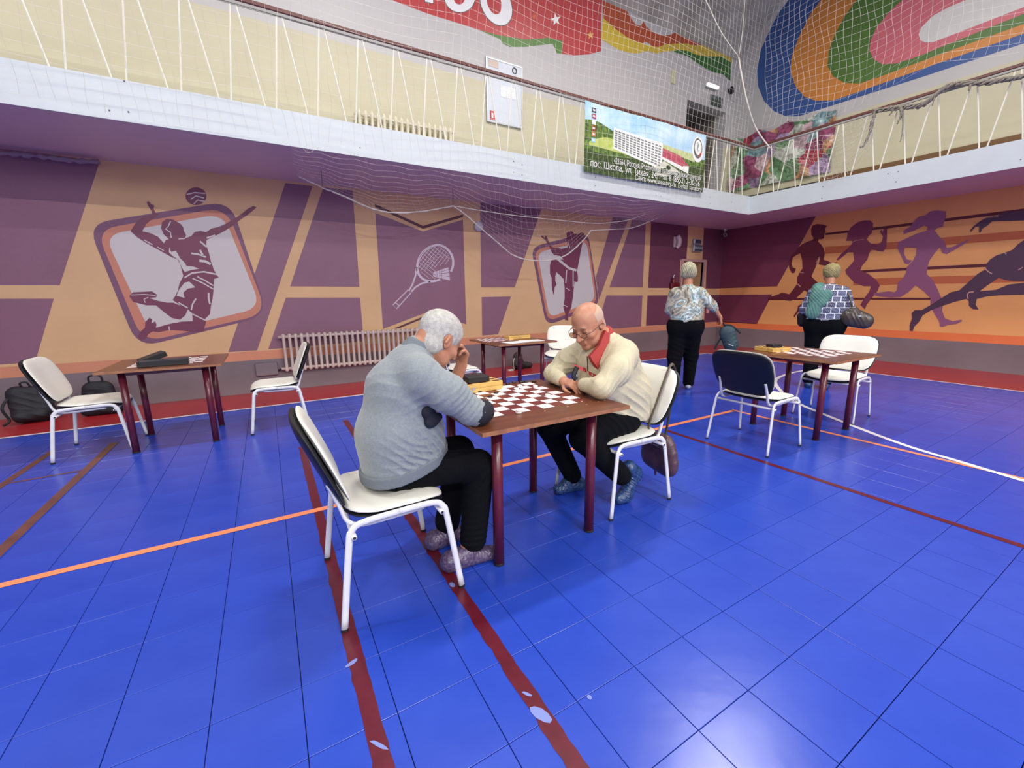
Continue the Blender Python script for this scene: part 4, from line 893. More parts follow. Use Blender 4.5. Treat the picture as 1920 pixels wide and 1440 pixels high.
def wood_box(x, y, z, rz, w, d, h, label, grp='wooden draughts boxes'):
    o = empty('folding_board_box', (x, y, z), rz); tag(o, label, 'box', grp)
    MB().bbox((-w/2, -d/2, 0), (w/2, d/2, h*.49), .002).build('lower_half', m_wood, o); MB().bbox((-w/2, -d/2, h*.51), (w/2, d/2, h), .002).build('upper_half', m_wood, o)
    s = MB(); n = 8; m_ = 4
    for i in range(n):
        for j in range(m_):
            if (i+j) % 2: a, b = -w/2+.012+i*(w-.024)/n, -d/2+.012+j*(d-.024)/m_; s.add([(a, b, h+.0005), (a+(w-.024)/n, b, h+.0005), (a+(w-.024)/n, b+(d-.024)/m_, h+.0005), (a, b+(d-.024)/m_, h+.0005)], [(0, 1, 2, 3)])
    s.build('painted_dark_squares', mat('box dark squares', (96, 40, 34), .4), o)
    MB().box((-.012, -d/2-.003, h*.35), (.012, -d/2, h*.62)).build('clasp', m_al, o); return o
wood_box(1.045, 2.365, .771, math.radians(3), .42, .15, .055, 'wooden folding board box on the main table behind the grey sleeve')
def case(nm, x, y, z, rz, w, d, h, label, cat, grp=None):
    o = empty(nm, (x, y, z), rz); tag(o, label, cat, grp)
    MB().bbox((-w/2, -d/2, 0), (w/2, d/2, h), .004).build('lid_and_tray', m_bxk, o); MB().box((-w/2-.001, -d/2-.001, h*.62), (w/2+.001, d/2+.001, h*.66)).build('seam', m_cap, o); return o
case('black_case', 1.10, 2.38, .827, math.radians(-2), .145, .13, .038, 'square black case lying on the wooden box of the main table', 'case')
case('black_case', -.85, 4.86, .771, math.radians(2), .36, .11, .055, 'long black case near the front edge of the left table', 'case')
o = case('black_case', -.95, 5.08, .771, math.radians(35), .20, .12, .05, 'short black case propped at an angle on the left table', 'case'); o.rotation_euler = (0, math.radians(-18), math.radians(25)); o.location = (-.955, 5.06, .805)
wood_box(4.50, 2.38, .771, math.radians(-12), .24, .22, .04, 'wooden folding board box on the left corner of the right table')
case('black_case', 4.49, 2.36, .812, math.radians(-20), .11, .10, .03, 'small black case on the wooden box of the right table', 'case')
wood_box(3.02, 5.08, .771, math.radians(4), .36, .14, .045, 'wooden folding board box on the back table behind the paper sheets')
for i, (x, y, rz, lb) in enumerate([(2.74, 4.66, .15, 'white paper sheet at the left on the back table'), (3.02, 4.70, -.1, 'white paper sheet at the right on the back table')]):
    o = empty('paper_sheet', (x, y, .7712), rz); tag(o, lb, 'paper', 'paper sheets on the back table')
    MB().box((-.15, -.105, i*.0004), (.15, .105, .0008+i*.0004)).build('sheet', m_pap, o)
    q = MB(); 
    for k in range(5): q.box((-.12, -.08+k*.035, .0009+i*.0004), (.10, -.077+k*.035, .0010+i*.0004))
    q.build('print_lines', m_al, o)
o = empty('striped_booklet', (2.70, 5.02, .7712), .5); tag(o, 'striped pinkish booklet on the back table left of the wooden box', 'booklet')
MB().box((-.11, -.08, 0), (.11, .08, .008)).build('cover', mat('booklet pink', (196, 160, 164), .5), o); q = MB()
for k in range(4): q.box((-.10, -.07+k*.04, .0082), (.10, -.052+k*.04, .0086))
q.build('stripes', mat('booklet stripes', (110, 60, 90), .5), o)

# bags on the floor ----------------------------------------------------------------
m_bag = mat('black nylon', (17, 18, 28), .7, bump=.3, bscale=30); m_bag2 = mat('dark brown cloth', (38, 28, 32), .7, bump=.3, bscale=30)
def soft(nm, loc, rz): return empty(nm, loc, rz)
b1 = soft('rucksack', (-2.42, 6.78, 0), math.radians(10)); tag(b1, 'black rucksack slumped against the wall at the far left behind the chair', 'bag')
s = Sdf(); s.cap((-.06, 0, .11), (-.09, .03, .33), .11, .095, .04, flat=((0, 1, 0), .75)); s.cap((.07, 0, .11), (.03, .03, .32), .12, .09, .05, flat=((0, 1, 0), .75)); s.cap((-.09, -.06, .09), (.08, -.07, .10), .07, .06, .04)
s.fold((0, -.08, .2), .2, (.3, 0, 1), 38, .008, (9, 0, 4)); s.cut((0, 0, .002), (0, 0, -1)); s.mesh('body', m_bag, b1, .008)
MB().tube(bez([(-.04, .02, .40), (-.05, .0, .455), (.0, 0, .46), (.02, .02, .40)], 5), .010, 6).build('grab_handle', m_bag, b1); MB().tube(bez([(-.16, -.03, .30), (-.21, -.06, .2), (-.18, -.05, .06), (-.22, -.1, .02)], 5), .013, 6, flat=((0, 1, 0), .4)).build('strap', m_bag, b1)
b2 = soft('rucksack', (-1.86, 6.82, 0), math.radians(-4)); tag(b2, 'black rucksack with a looped handle standing against the wall beside the left table', 'bag')
s = Sdf(); s.cap((-.07, 0, .10), (-.05, .02, .30), .10, .10, .04, flat=((0, 1, 0), .7)); s.cap((.07, 0, .10), (.05, .02, .30), .10, .10, .05, flat=((0, 1, 0), .7)); s.cap((-.10, -.06, .07), (.16, -.05, .07), .07, .07, .04); s.fold((0, -.08, .15), .2, (0, 0, 1), 40, .006, (9, 0, 0)); s.cut((0, 0, .002), (0, 0, -1)); s.mesh('body', m_bag, b2, .008)
MB().tube(bez([(-.06, .0, .38), (-.055, -.01, .46), (0, -.01, .48), (.055, -.01, .46), (.06, 0, .38)], 5), .011, 6).build('grab_handle', m_bag, b2); MB().tube(bez([(-.12, -.085, .30), (0, -.10, .33), (.12, -.085, .30)], 5), .004, 5).build('zip', m_cap, b2)
MB().tube(bez([(.17, -.04, .07), (.24, -.06, .05), (.26, -.06, .01)], 5), .012, 6).build('strap', m_bag, b2)
b3 = soft('rucksack', (4.05, 6.72, 0), 0); tag(b3, 'small dark brown rucksack on the red floor behind the legs of the back table', 'bag')
s = Sdf(); s.cap((-.05, 0, .10), (-.03, .02, .24), .11, .09, .04, flat=((0, 1, 0), .8)); s.cap((.0, 0, .08), (.2, -.03, .06), .08, .055, .05); s.fold((0, -.08, .12), .2, (.5, 0, 1), 38, .008); s.cut((0, 0, .002), (0, 0, -1)); s.mesh('body', m_bag2, b3, .008)
MB().tube(bez([(-.14, -.03, .22), (-.18, -.06, .12), (-.16, -.06, .02)], 5), .010, 6).build('strap', mat('pale strap', (170, 160, 156), .6), b3); MB().box((-.27, -.06, 0), (-.17, .0, .015)).build('white_pouch', m_pap, b3)
# shoulder bag hanging from the chair of the man in glasses
m_lea = mat('brown violet leather', (74, 50, 62), .38, rgb2=(92, 66, 74), vscale=5, bump=.15, bscale=60)
b4 = empty('shoulder_bag', (2.27, 1.89, .0)); tag(b4, 'brown leather shoulder bag hanging low from the back of the chair', 'bag')
s = Sdf(); s.cap((0, -.075, .20), (0, .065, .22), .085, .08, .03, flat=((1, 0, 0), .6)); s.cap((0, -.06, .31), (0, .06, .32), .070, .065, .10, flat=((1, 0, 0), .6)); s.cap((0, -.05, .37), (0, .05, .37), .035, .035, .08); s.fold((0, -.05, .25), .14, (0, 1, .4), 60, .005, (0, 0, 9)); s.mesh('body', m_lea, b4, .006)
MB().tube(bez([(-.06, -.055, .37), (-.13, -.06, .44), (-.185, -.06, .50), (-.12, -.06, .66), (-.045, -.06, .83), (-.015, -.06, .885), (.012, -.06, .900), (.040, -.06, .865)], 5)+bez([(.040, -.06, .865), (.04, -.055, .78), (.03, -.05, .60), (.01, -.04, .40)], 5)[1:], .010, 6, flat=((1, 0, 0), .35)).build('strap', mat('olive brown strap', (92, 78, 66), .5), b4)
MB().tube([(-.04, -.095, .30), (-.043, -.10, .24)], .004, 5).build('zip_pull', m_al, b4); MB().tube(bez([(-.045, -.07, .33), (-.05, 0, .335), (-.045, .06, .33)], 4), .0035, 5).build('zip', m_al, b4); MB().tube([(0, .02, .14), (.005, .02, .09)], .008, 6).build('tassel', m_lea, b4)
# ================================================================== PEOPLE
V = lambda *a: np.array(a, float)
m_skin = mat('weathered skin', (192, 138, 108), .5, rgb2=(178, 120, 94), vscale=22, sss=.12, bump=.08, bscale=120)
m_hairw = mat('short white hair', (206, 204, 198), .8, rgb2=(176, 172, 166), vscale=60, bump=.7, bscale=260)
m_hairg = mat('thin grey hair', (190, 162, 140), .8, rgb2=(202, 170, 148), vscale=60, bump=.5, bscale=260)
m_gsw = mat('grey marl jersey', (122, 130, 134), .85, rgb2=(136, 143, 147), vscale=90, bump=.25, bscale=220, sheen=.3)
m_gsw2 = mat('grey marl rib', (110, 117, 124), .85, bump=.4, bscale=300)
m_navy = mat('navy jersey', (22, 24, 36), .8, bump=.2, bscale=160); m_trk = mat('black trousers cloth', (9, 10, 15), .95, bump=.2, bscale=90, spec=.15)
m_bei = mat('beige zip jacket cloth', (188, 180, 150), .75, rgb2=(198, 190, 161), vscale=30, bump=.2, bscale=120); m_redc = mat('red collar cloth', (170, 60, 58), .7, bump=.2, bscale=120)
m_lipm = mat('lip tone', (176, 108, 96), .5); m_eye = mat('eye white', (222, 216, 210), .3); m_iris = mat('dark iris', (50, 44, 44), .2)
m_wire = mat('dark wire rim', (52, 40, 40), .3, .6)
m_lens = bpy.data.materials.new('spectacle glass'); m_lens.use_nodes = True; pb_ = m_lens.node_tree.nodes['Principled BSDF']
pb_.inputs['Transmission Weight'].default_value = 1; pb_.inputs['Roughness'].default_value = .02; pb_.inputs['IOR'].default_value = 1.05; pb_.inputs['Base Color'].default_value = (.95, .97, 1, 1)
def film(name, rgb, a):
    m = mat(name, rgb, .25, bump=.9, bscale=34, rgb2=tuple(min(255, c+46) for c in rgb), vscale=60, detail=6); return m
m_cvp = film('crinkled violet film', (58, 44, 74), .8); m_cvb = film('crinkled blue film', (8, 38, 84), .8)

def head(s, c, f, u, k=1.0, old=True):
    """adds a head to Sdf s; c = middle of the head, f face direction, u up; about 0.23 m tall"""
    f = unit(f); u = unit(V(*u)-f*np.dot(u, f)); l = np.cross(u, f); P = lambda a, b, z: V(*c)+(f*a+l*b+u*z)*k; ax = [f, l, u]
    s.ell(P(-.010, 0, .035), V(.098, .076, .084)*k, ax, .02)
    s.ell(P(.022, 0, -.025), V(.066, .062, .082)*k, ax, .03)
    s.cap(P(.035, -.026, -.078), P(.035, .026, -.078), .030*k, None, .03)          # jaw
    s.cap(P(.072, -.008, -.092), P(.072, .008, -.092), .017*k, None, .02)          # chin
    s.cap(P(-.03, -.05, -.05), P(.03, -.045, -.07), .018*k, None, .03); s.cap(P(-.03, .05, -.05), P(.03, .045, -.07), .018*k, None, .03)
    s.cap(P(.074, -.028, .028), P(.074, .028, .028), .013*k, None, .014)           # brow
    for q in (-1, 1):
        s.ell(P(.088, q*.031, .006), V(.017, .018, .011)*k, ax, .012, op=-1)       # socket
        s.ell(P(.056, q*.046, -.022), V(.024, .020, .020)*k, ax, .022)             # cheek
        s.ell(P(.070, q*.031, .006), V(.014, .015, .0125)*k, ax, .004)             # lid
        s.ell(P(-.012, q*.076, -.004), V(.017, .007, .031)*k, [f*.95+l*q*.3, l, u], .006)   # ear
        s.ell(P(-.004, q*.083, -.002), V(.009, .005, .019)*k, ax, .004, op=-1)
        s.cap(P(-.022, q*.080, .018), P(-.026, q*.083, -.012), .0055*k, None, .005)
    s.cap(P(.082, 0, .016), P(.112, 0, -.026), .0085*k, .0125*k, .010)             # nose
    s.ell(P(.098, .011, -.030), V(.010, .009, .008)*k, ax, .006); s.ell(P(.098, -.011, -.030), V(.010, .009, .008)*k, ax, .006)
    s.cap(P(.086, -.018, -.056), P(.086, .018, -.056), .0065*k, None, .007); s.cap(P(.084, -.015, -.066), P(.084, .015, -.066), .0072*k, None, .007)
    s.cap(P(.093, -.017, -.0612), P(.093, .017, -.0612), .002*k, None, .003, op=-1)
    if old:
        for q in (-1, 1): s.cap(P(.090, q*.022, -.036), P(.072, q*.040, -.066), .0022*k, None, .006, op=-1)
    return P
def hand(s, wrist, d, n, side, curl=(.5, .5, .55, .6), k=1.0, spread=.05, thumb=.5):
    """five-fingered hand; d = direction of the metacarpals, n = back of the hand, side=+1 when the thumb is at cross(n,d)"""
    d = unit(d); n = unit(V(*n)-d*np.dot(n, d)); t = np.cross(n, d)*side; W = V(*wrist)
    P = lambda a, b, c: W+(d*a+t*b+n*c)*k
    s.cap(P(-.02, 0, 0), P(.03, 0, 0), .023*k, .022*k, .015, flat=(n, .72))
    for b, a in ((.026, .078), (.009, .083), (-.009, .080), (-.025, .072)): s.cap(P(.015, b*.6, 0), P(a, b, .002), .0135*k, .0118*k, .012, flat=(n, .9))
    L = ((.043, .027, .021), (.048, .030, .022), (.044, .028, .021), (.034, .021, .019))
    for i, (b, a) in enumerate(((.027, .080), (.0095, .086), (-.0095, .082), (-.026, .073))):
        p = P(a, b, .002); ang = curl[i]; sp_ = (b/.027)*spread; r = (.0088, .0092, .0088, .0078)[i]
        for j, ln in enumerate(L[i]):
            dd = unit(d*math.cos(ang)-n*math.sin(ang)+t*sp_); q = p+dd*ln*k
            s.cap(p, q, (r-.0006*j)*k, (r-.0006*j-.0005)*k, .0035); p = q; ang += curl[i]*1.05
    p = P(.018, .022, -.006); q = p+unit(d*.72+t*.62-n*.35)*.040*k; s.cap(p, q, .0125*k, .0105*k, .012)
    q2 = q+unit(d*.85+t*(.35-thumb)-n*.3)*.030*k; s.cap(q, q2, .0103*k, .0093*k, .004); q3 = q2+unit(d*.8-t*thumb-n*.35)*.024*k; s.cap(q2, q3, .0093*k, .0078*k, .004)
def eyes(P, par, k=1.0, f=None, half=True):
    for q in (-1, 1):
        pass
def foot_cover(nm, heel, toe, m, par, off=(0, 0, 0), w=.042, cuff=None):
    s = Sdf(); heel = V(*heel); toe = V(*toe); d = unit(toe-heel)
    s.cap(heel+V(0, 0, .040), toe+V(0, 0, .034), w+.004, w-.004, .03); s.cap(heel+d*.02+V(0, 0, .05), heel+d*.10+V(0, 0, .075), .046, .036, .04)
    if cuff is not None: s.cap(heel+d*.04+V(0, 0, .06), V(*cuff), .050, .048, .03)
    for k in range(4): s.fold(heel+d*(.04+.07*k)+V(0, 0, .06), .06, d*.9+V(.2, .3, .5*(-1)**k), 150+25*k, .006, (30, 20*k, 15))
    s.cut((0, 0, .004), (0, 0, -1)); return s.mesh(nm, m, par, .005, off)

# ---- man in the grey sweatshirt (on the near left chair, facing +X) ----------------
def man_grey():
    o = empty('person', (.40, 1.93, 0)); tag(o, 'man in a grey sweatshirt bent over the board with his hand against his brow', 'person', 'seated draughts players')
    off = (-.40, -1.93, 0)
    hc = V(.708, 1.93, 1.148); f = V(.76, .28, -.58); u = V(.58, .10, .80)
    elR, wrR = V(.780, 1.685, .828), V(.865, 1.93, .812); elL, wrL = V(.845, 2.17, .822), V(.895, 2.105, .985)
    b = Sdf(); P = head(b, hc, f, u, 1.14)
    nb_ = V(.585, 1.93, 1.075); b.cap(nb_, P(-.045, 0, -.03), .066, .060, .035); b.cap(V(.56, 1.93, 1.0), nb_, .085, .066, .05)
    for a, c, r1, r2 in ((V(.50, 1.93, .64), V(.50, 1.93, .80), .115, .115), (V(.50, 1.93, .80), V(.56, 1.93, .98), .11, .085), (V(.55, 1.78, 1.02), V(.56, 2.10, 1.02), .065, .065),
                         (V(.56, 1.77, 1.02), elR, .052, .043), (elR, wrR, .042, .029), (V(.58, 2.11, 1.02), elL, .052, .043), (elL, wrL, .042, .030),
                         (V(.46, 1.86, .555), V(.84, 1.81, .51), .070, .055), (V(.46, 2.0, .555), V(.84, 2.06, .51), .070, .055), (V(.84, 1.81, .50), V(.76, 1.80, .09), .056, .036), (V(.84, 2.06, .50), V(.72, 2.03, .09), .056, .036)):
        b.cap(a, c, r1, r2, .03)
    hand(b, wrL, V(-.02, -.35, .90), V(.85, .30, .20), -1, (.62, .60, .66, .74), 1.12, .05, .5); hand(b, wrR, V(.1, 1, -.05), V(0, .1, 1), -1, (.3, .3, .35, .4))
    b.mesh('body', m_skin, o, .0042, off)
    # hair: close cropped shell over the back and sides
    h = Sdf(); h.ell(P(-.012, 0, .038), V(.1045, .0815, .0885)*1.14, [unit(f), np.cross(unit(u-unit(f)*np.dot(u, unit(f))), unit(f)), unit(u-unit(f)*np.dot(u, unit(f)))], .02); h.cap(P(-.040, -.03, -.040), P(-.040, .03, -.040), .052, None, .04)
    h.cut(P(.050, 0, .03), f*1.0-u*.25); h.fold(P(-.03, 0, .05), .16, V(.5, .7, .4), 260, .0012, (40, 30, 60)); 
    h.ell(P(-.010, .085, -.005), (.030, .03, .040), None, .006, op=-1); h.ell(P(-.010, -.085, -.005), (.030, .03, .040), None, .006, op=-1)
    h.mesh('hair', m_hairw, o, .005, off)
    # sweatshirt
    s = Sdf()
    s.cap(V(.465, 1.93, .60), V(.46, 1.93, .72), .165, .165, .06, flat=((0, 1, 0), 1.22)); s.cap(V(.56, 1.93, .62), V(.57, 1.93, .72), .150, .135, .06, flat=((0, 1, 0), 1.15))
    s.cap(V(.46, 1.93, .72), V(.515, 1.93, .93), .160, .155, .05, flat=((0, 1, 0), 1.12)); s.cap(V(.515, 1.93, .93), V(.565, 1.93, 1.03), .155, .105, .05, flat=((0, 1, 0), 1.15))
    s.cap(V(.555, 1.80, 1.025), V(.565, 2.08, 1.025), .082, .082, .05); s.cap(V(.575, 1.93, 1.06), V(.60, 1.93, 1.10), .088, .078, .03)
    s.cap(V(.57, 1.765, 1.0), V(.66, 1.71, .93), .088, .080, .04); s.cap(V(.66, 1.71, .93), elR+V(-.015, .01, .012), .080, .062, .04)
    s.cap(V(.58, 2.11, 1.0), V(.70, 2.15, .92), .085, .075, .04); s.cap(V(.70, 2.15, .92), elL+V(-.02, 0, .02), .072, .060, .04)
    s.cap(elR+V(-.03, .0, .015), elR+V(.0, -.005, .002), .066, .060, .015)
    for c, r, d, fr, am, bd_ in ((V(.72, 1.66, .90), .10, (.5, -.3, -.8), 120, .0075, (20, 10, 0)), (V(.77, 1.65, .84), .06, (.9, 0, -.5), 200, .006, (10, 30, 0)), (V(.60, 1.70, .95), .12, (.7, .2, -.9), 75, .006, (12, 0, 18)), (V(.56, 1.74, .78), .09, (.7, 0, .8), 62, .005, (19, 6, 14)),
                             (V(.62, 1.78, .66), .12, (.8, 0, .7), 80, .009, (10, 12, 0)), (V(.46, 1.72, .66), .10, (.6, 0, 1), 66, .006, (22, 8, 10)), (V(.42, 1.80, .98), .12, (.5, .5, .8), 40, .003, (18, 14, 9)), (V(.52, 1.78, .62), .10, (.2, .1, 1), 95, .008, (20, 0, 8))):
        s.fold(c, r, d, fr, am, bd_)
    s.cut(V(.32, 1.93, .555), (.22, 0, -1)); s.mesh('sweatshirt', m_gsw, o, .0055, off)
    w = Sdf(); w.cap(V(.462, 1.93, .54), V(.462, 1.93, .62), .170, .170, .06, flat=((0, 1, 0), 1.22)); w.cap(V(.56, 1.93, .56), V(.56, 1.93, .64), .154, .154, .06, flat=((0, 1, 0), 1.16)); w.cut(V(.32, 1.93, .512), (.22, 0, -1)); w.cut(V(.32, 1.93, .565), (-.22, 0, 1)); w.mesh('waist_rib', m_gsw2, o, .0055, off)
    c_ = Sdf(); c_.cap(V(.590, 1.93, 1.085), V(.628, 1.93, 1.125), .086, .078, .02); c_.cut(V(.585, 1.93, 1.160), (.62, .1, .78)); c_.mesh('collar', m_gsw2, o, .005, off)
    # dark inset below the armpit and dark cuff at the elbow
    p_ = Sdf(); p_.cap(V(.578, 1.757, .848), V(.60, 1.762, .80), .034, .024, .02, flat=((0, 1, 0), .62)); p_.cap(V(.585, 1.755, .80), V(.625, 1.765, .815), .028, .022, .015, flat=((0, 1, 0), .6)); p_.mesh('side_inset', m_navy, o, .005, off)
    q = Sdf(); q.cap(elR+V(.012, -.008, -.002), elR+V(.040, .02, -.004), .059, .054, .02); q.cap(elR+V(.040, .02, 0), wrR+V(0, -.03, 0), .052, .038, .02); q.cut((0, 0, .772), (0, 0, -1)); q.mesh('sleeve_cuff', m_navy, o, .005, off)
    q = Sdf(); q.cap(elL+V(-.005, 0, .0), elL+V(.008, -.012, .035), .058, .050, .02); q.cut((0, 0, .772), (0, 0, -1)); q.mesh('sleeve_cuff', m_gsw2, o, .006, off)
    t = Sdf()
    t.cap(V(.46, 1.855, .553), V(.83, 1.805, .525), .088, .078, .05); t.cap(V(.46, 2.01, .555), V(.84, 2.06, .52), .088, .078, .05); t.cap(V(.425, 1.93, .555), V(.47, 1.93, .56), .120, .12, .05, flat=((0, 0, 1), .85))
    t.cap(V(.845, 1.805, .50), V(.795, 1.80, .13), .076, .068, .04); t.cap(V(.845, 2.06, .50), V(.745, 2.03, .13), .076, .068, .04)
    for c, r, d, fr in ((V(.80, 1.76, .45), .12, (.6, 0, -.8), 70), (V(.78, 1.74, .16), .10, (0, .3, 1), 90), (V(.5, 1.78, .54), .15, (1, 0, .6), 50)): t.fold(c, r, d, fr, .006, (10, 6, 12))
    t.cut((0, 0, .467), (0, 0, -1)) if False else None
    t.mesh('trousers', m_trk, o, .006, off)
    foot_cover('shoe_cover', (.66, 1.80, 0), (.875, 1.775, 0), m_cvp, o, off); foot_cover('shoe_cover', (.655, 2.02, 0), (.86, 2.03, 0), m_cvp, o, off)
    return o
man_grey()

# ---- man in glasses (on the chair right of the table, facing -X) ----------------------
def man_beige():
    O0 = V(1.945, 2.01, 0); o = empty('person', tuple(O0)); tag(o, 'man in glasses and beige jacket with red collar, hands folded on the table', 'person', 'seated draughts players')
    off = tuple(-O0)
    hc = V(1.700, 2.005, 1.172); f = V(-.86, -.24, -.46); u = V(-.44, -.06, .90)
    elL, wrL = V(1.590, 1.755, .830), V(1.590, 1.925, .828); elR, wrR = V(1.625, 2.265, .830), V(1.570, 2.075, .826)
    b = Sdf(); P = head(b, hc, f, u, 1.14)
    nb_ = V(1.835, 2.0, 1.065); b.cap(nb_, P(-.035, 0, -.05), .068, .062, .035); b.cap(V(1.87, 2.0, .99), nb_, .12, .07, .05); b.cap(P(.03, 0, -.095), P(-.02, 0, -.10), .035, .045, .03)
    for a, c, r1, r2 in ((V(1.97, 1.99, .64), V(1.92, 1.99, .80), .115, .115), (V(1.92, 1.99, .80), V(1.86, 1.99, .98), .11, .085), (V(1.83, 1.84, 1.01), V(1.83, 2.15, 1.01), .065, .065),
                         (V(1.82, 1.82, 1.0), elL, .052, .043), (elL, wrL, .040, .029), (V(1.80, 2.17, 1.0), elR, .052, .043), (elR, wrR, .040, .029),
                         (V(1.93, 1.91, .555), V(1.56, 1.87, .50), .070, .055), (V(1.93, 2.07, .555), V(1.52, 2.17, .51), .070, .055), (V(1.56, 1.87, .50), V(1.90, 1.86, .17), .056, .036), (V(1.52, 2.17, .50), V(1.74, 2.17, .10), .056, .036)):
        b.cap(a, c, r1, r2, .03)
    hand(b, wrR, V(.10, -1, -.06), V(-.30, -.05, .95), -1, (.42, .46, .5, .52), 1.02, .03, .25); hand(b, wrL+V(.03, 0, -.02), V(.12, 1, -.1), V(.4, 0, .9), 1, (.5, .5, .5, .5), 1.0, .03, .2)
    b.mesh('body', m_skin, o, .0042, off)
    fu = unit(f); uu = unit(u-fu*np.dot(u, fu)); ll = np.cross(uu, fu)
    h = Sdf(); h.ell(P(-.013, 0, .030), V(.1010, .0790, .0845)*1.14, [fu, ll, uu], .02); h.cap(P(-.06, -.03, -.035), P(-.06, .03, -.035), .036, None, .03)
    h.ell(P(.045, 0, .115), V(.11, .075, .085), [fu, ll, uu], .01, op=-1)
    h.cut(P(.012, 0, 0), f); 
    for q in (-1, 1): h.ell(P(-.008, q*.088, -.008), (.030, .03, .036), None, .006, op=-1)
    h.mesh('hair', m_hairg, o, .0045, off)
    def rel(mb): mb.v = [tuple(np.array(v)+off) for v in mb.v]; return mb
    # spectacles
    g = MB(); ln = MB()
    for q in (-1, 1):
        ring = [P(.103-.012*abs(math.cos(t))*0+.0, q*(.033+.023*math.cos(t)*q), -.001+.017*math.sin(t)) for t in [2*PI*k/20 for k in range(21)]]
        g.tube(ring, .0013, 5, cap=False); c0 = P(.103, q*.033, -.001); ln.add([tuple(p) for p in ring[:-1]], [tuple(range(20))])
        g.tube([P(.103, q*.056, .004), P(.075, q*.078, .006), P(-.008, q*.088, .008), P(-.028, q*.086, -.010)], .0016, 5)
    g.tube(bez([tuple(P(.103, -.010, .003)), tuple(P(.108, 0, .007)), tuple(P(.103, .010, .003))], 4), .0014, 5)
    rel(g).build('spectacle_frame', m_wire, o, True); rel(ln).build('spectacle_lenses', m_lens, o)
    for q in (-1, 1):
        e = MB(); e.tube(bez([tuple(P(.089, q*.014, .031)), tuple(P(.093, q*.032, .036)), tuple(P(.082, q*.050, .030))], 4), .0035, 5, flat=(tuple(fu), .5)); rel(e).build('eyebrow', m_hairg, o)
        e = MB(); e.tube(bez([tuple(P(.0865, q*.020, .004)), tuple(P(.0875, q*.031, .002)), tuple(P(.081, q*.043, .003))], 4), .0014, 5); rel(e).build('eyelash_line', m_iris, o)
    e = MB(); e.tube(bez([tuple(P(.087, -.019, -.0615)), tuple(P(.0935, 0, -.0612)), tuple(P(.087, .019, -.0615))], 5), .0014, 5); rel(e).build('mouth_line', m_lipm, o)
    s = Sdf()
    s.cap(V(2.00, 1.99, .60), V(1.985, 1.99, .74), .170, .168, .06, flat=((0, 1, 0), 1.12)); s.cap(V(1.88, 1.99, .62), V(1.87, 1.99, .74), .140, .135, .06, flat=((0, 1, 0), 1.1))
    s.cap(V(1.985, 1.99, .74), V(1.89, 1.99, .93), .165, .155, .05, flat=((0, 1, 0), 1.12)); s.cap(V(1.89, 1.99, .93), V(1.85, 1.99, 1.02), .150, .105, .05, flat=((0, 1, 0), 1.15)); s.cap(V(1.84, 1.99, .78), V(1.80, 1.99, .94), .140, .115, .05, flat=((0, 1, 0), 1.2)); s.cap(V(1.775, 1.99, .79), V(1.765, 1.99, .93), .115, .100, .05, flat=((0, 1, 0), 1.3))
    s.cap(V(1.845, 1.85, 1.01), V(1.835, 2.13, 1.01), .082, .082, .05); s.cap(V(1.83, 2.0, 1.04), V(1.815, 2.0, 1.07), .084, .076, .03)
    s.cap(V(1.83, 1.82, .99), V(1.72, 1.765, .92), .086, .078, .04); s.cap(V(1.72, 1.765, .92), elL+V(.01, .0, .008), .078, .060, .04); s.cap(elL+V(.0, 0, .006), wrL+V(0, -.035, .004), .060, .042, .03)
    s.cap(V(1.81, 2.16, .99), V(1.73, 2.24, .92), .084, .076, .04); s.cap(V(1.73, 2.24, .92), elR+V(.01, 0, .008), .076, .060, .04); s.cap(elR+V(0, 0, .006), wrR+V(.004, .035, .004), .060, .043, .03)
    for c, r, d, fr, am, bd_ in ((V(1.64, 1.73, .87), .09, (.7, 0, -.8), 110, .006, (14, 10, 8)), (V(1.59, 1.84, .85), .08, (.2, 1, .3), 130, .005, (20, 0, 20)), (V(1.74, 1.74, .93), .10, (.8, .1, -.6), 80, .005, (10, 9, 0)), (V(1.70, 2.25, .92), .12, (.3, .6, -.8), 85, .007, (14, 12, 0)), (V(1.60, 2.20, .86), .09, (.2, 1, .3), 120, .006, (20, 0, 10)),
                                 (V(1.77, 1.95, .88), .12, (.0, 1, .25), 95, .006, (4, 0, 16)), (V(1.95, 1.80, .68), .15, (.5, 0, 1), 60, .006, (9, 8, 0)), (V(2.05, 1.85, .85), .15, (.3, 0, 1), 46, .004, (7, 5, 0))): s.fold(c, r, d, fr, am, bd_)
    s.cut(V(1.95, 1.99, .565), (-.1, 0, -1)); s.cut((0, 0, .771), (0, 0, -1)) if False else None
    s.mesh('jacket', m_bei, o, .0055, off)
    for e_, w_ in ((wrL+V(0, -.045, .004), wrL+V(0, -.022, .003)), (wrR+V(.004, .05, .004), wrR+V(.004, .026, .003))):
        q = Sdf(); q.cap(e_, w_, .043, .041, .01); q.cut(w_+(w_-e_)*.3, w_-e_); q.mesh('cuff', m_bei, o, .005, off)
    # polo collar under the open zip
    c_ = Sdf(); c_.cap(V(1.826, 2.0, 1.068), V(1.806, 2.0, 1.112), .082, .074, .02); c_.cut(V(1.80, 2.0, 1.120), (-.62, 0, .80)); c_.cut(V(1.86, 2.0, 1.02), (.3, 0, -1)); c_.mesh('polo_collar', m_redc, o, .005, off)
    fl_ = [(1136, 619), (1144, 628), (1142, 648), (1134, 671), (1122, 692), (1112, 678), (1107, 668), (1124, 648)]
    A_ = [ony(x, y, 1.898+.0006*(y-620)*(-.35)) for x, y in fl_]; q = MB(); nn_ = len(A_)
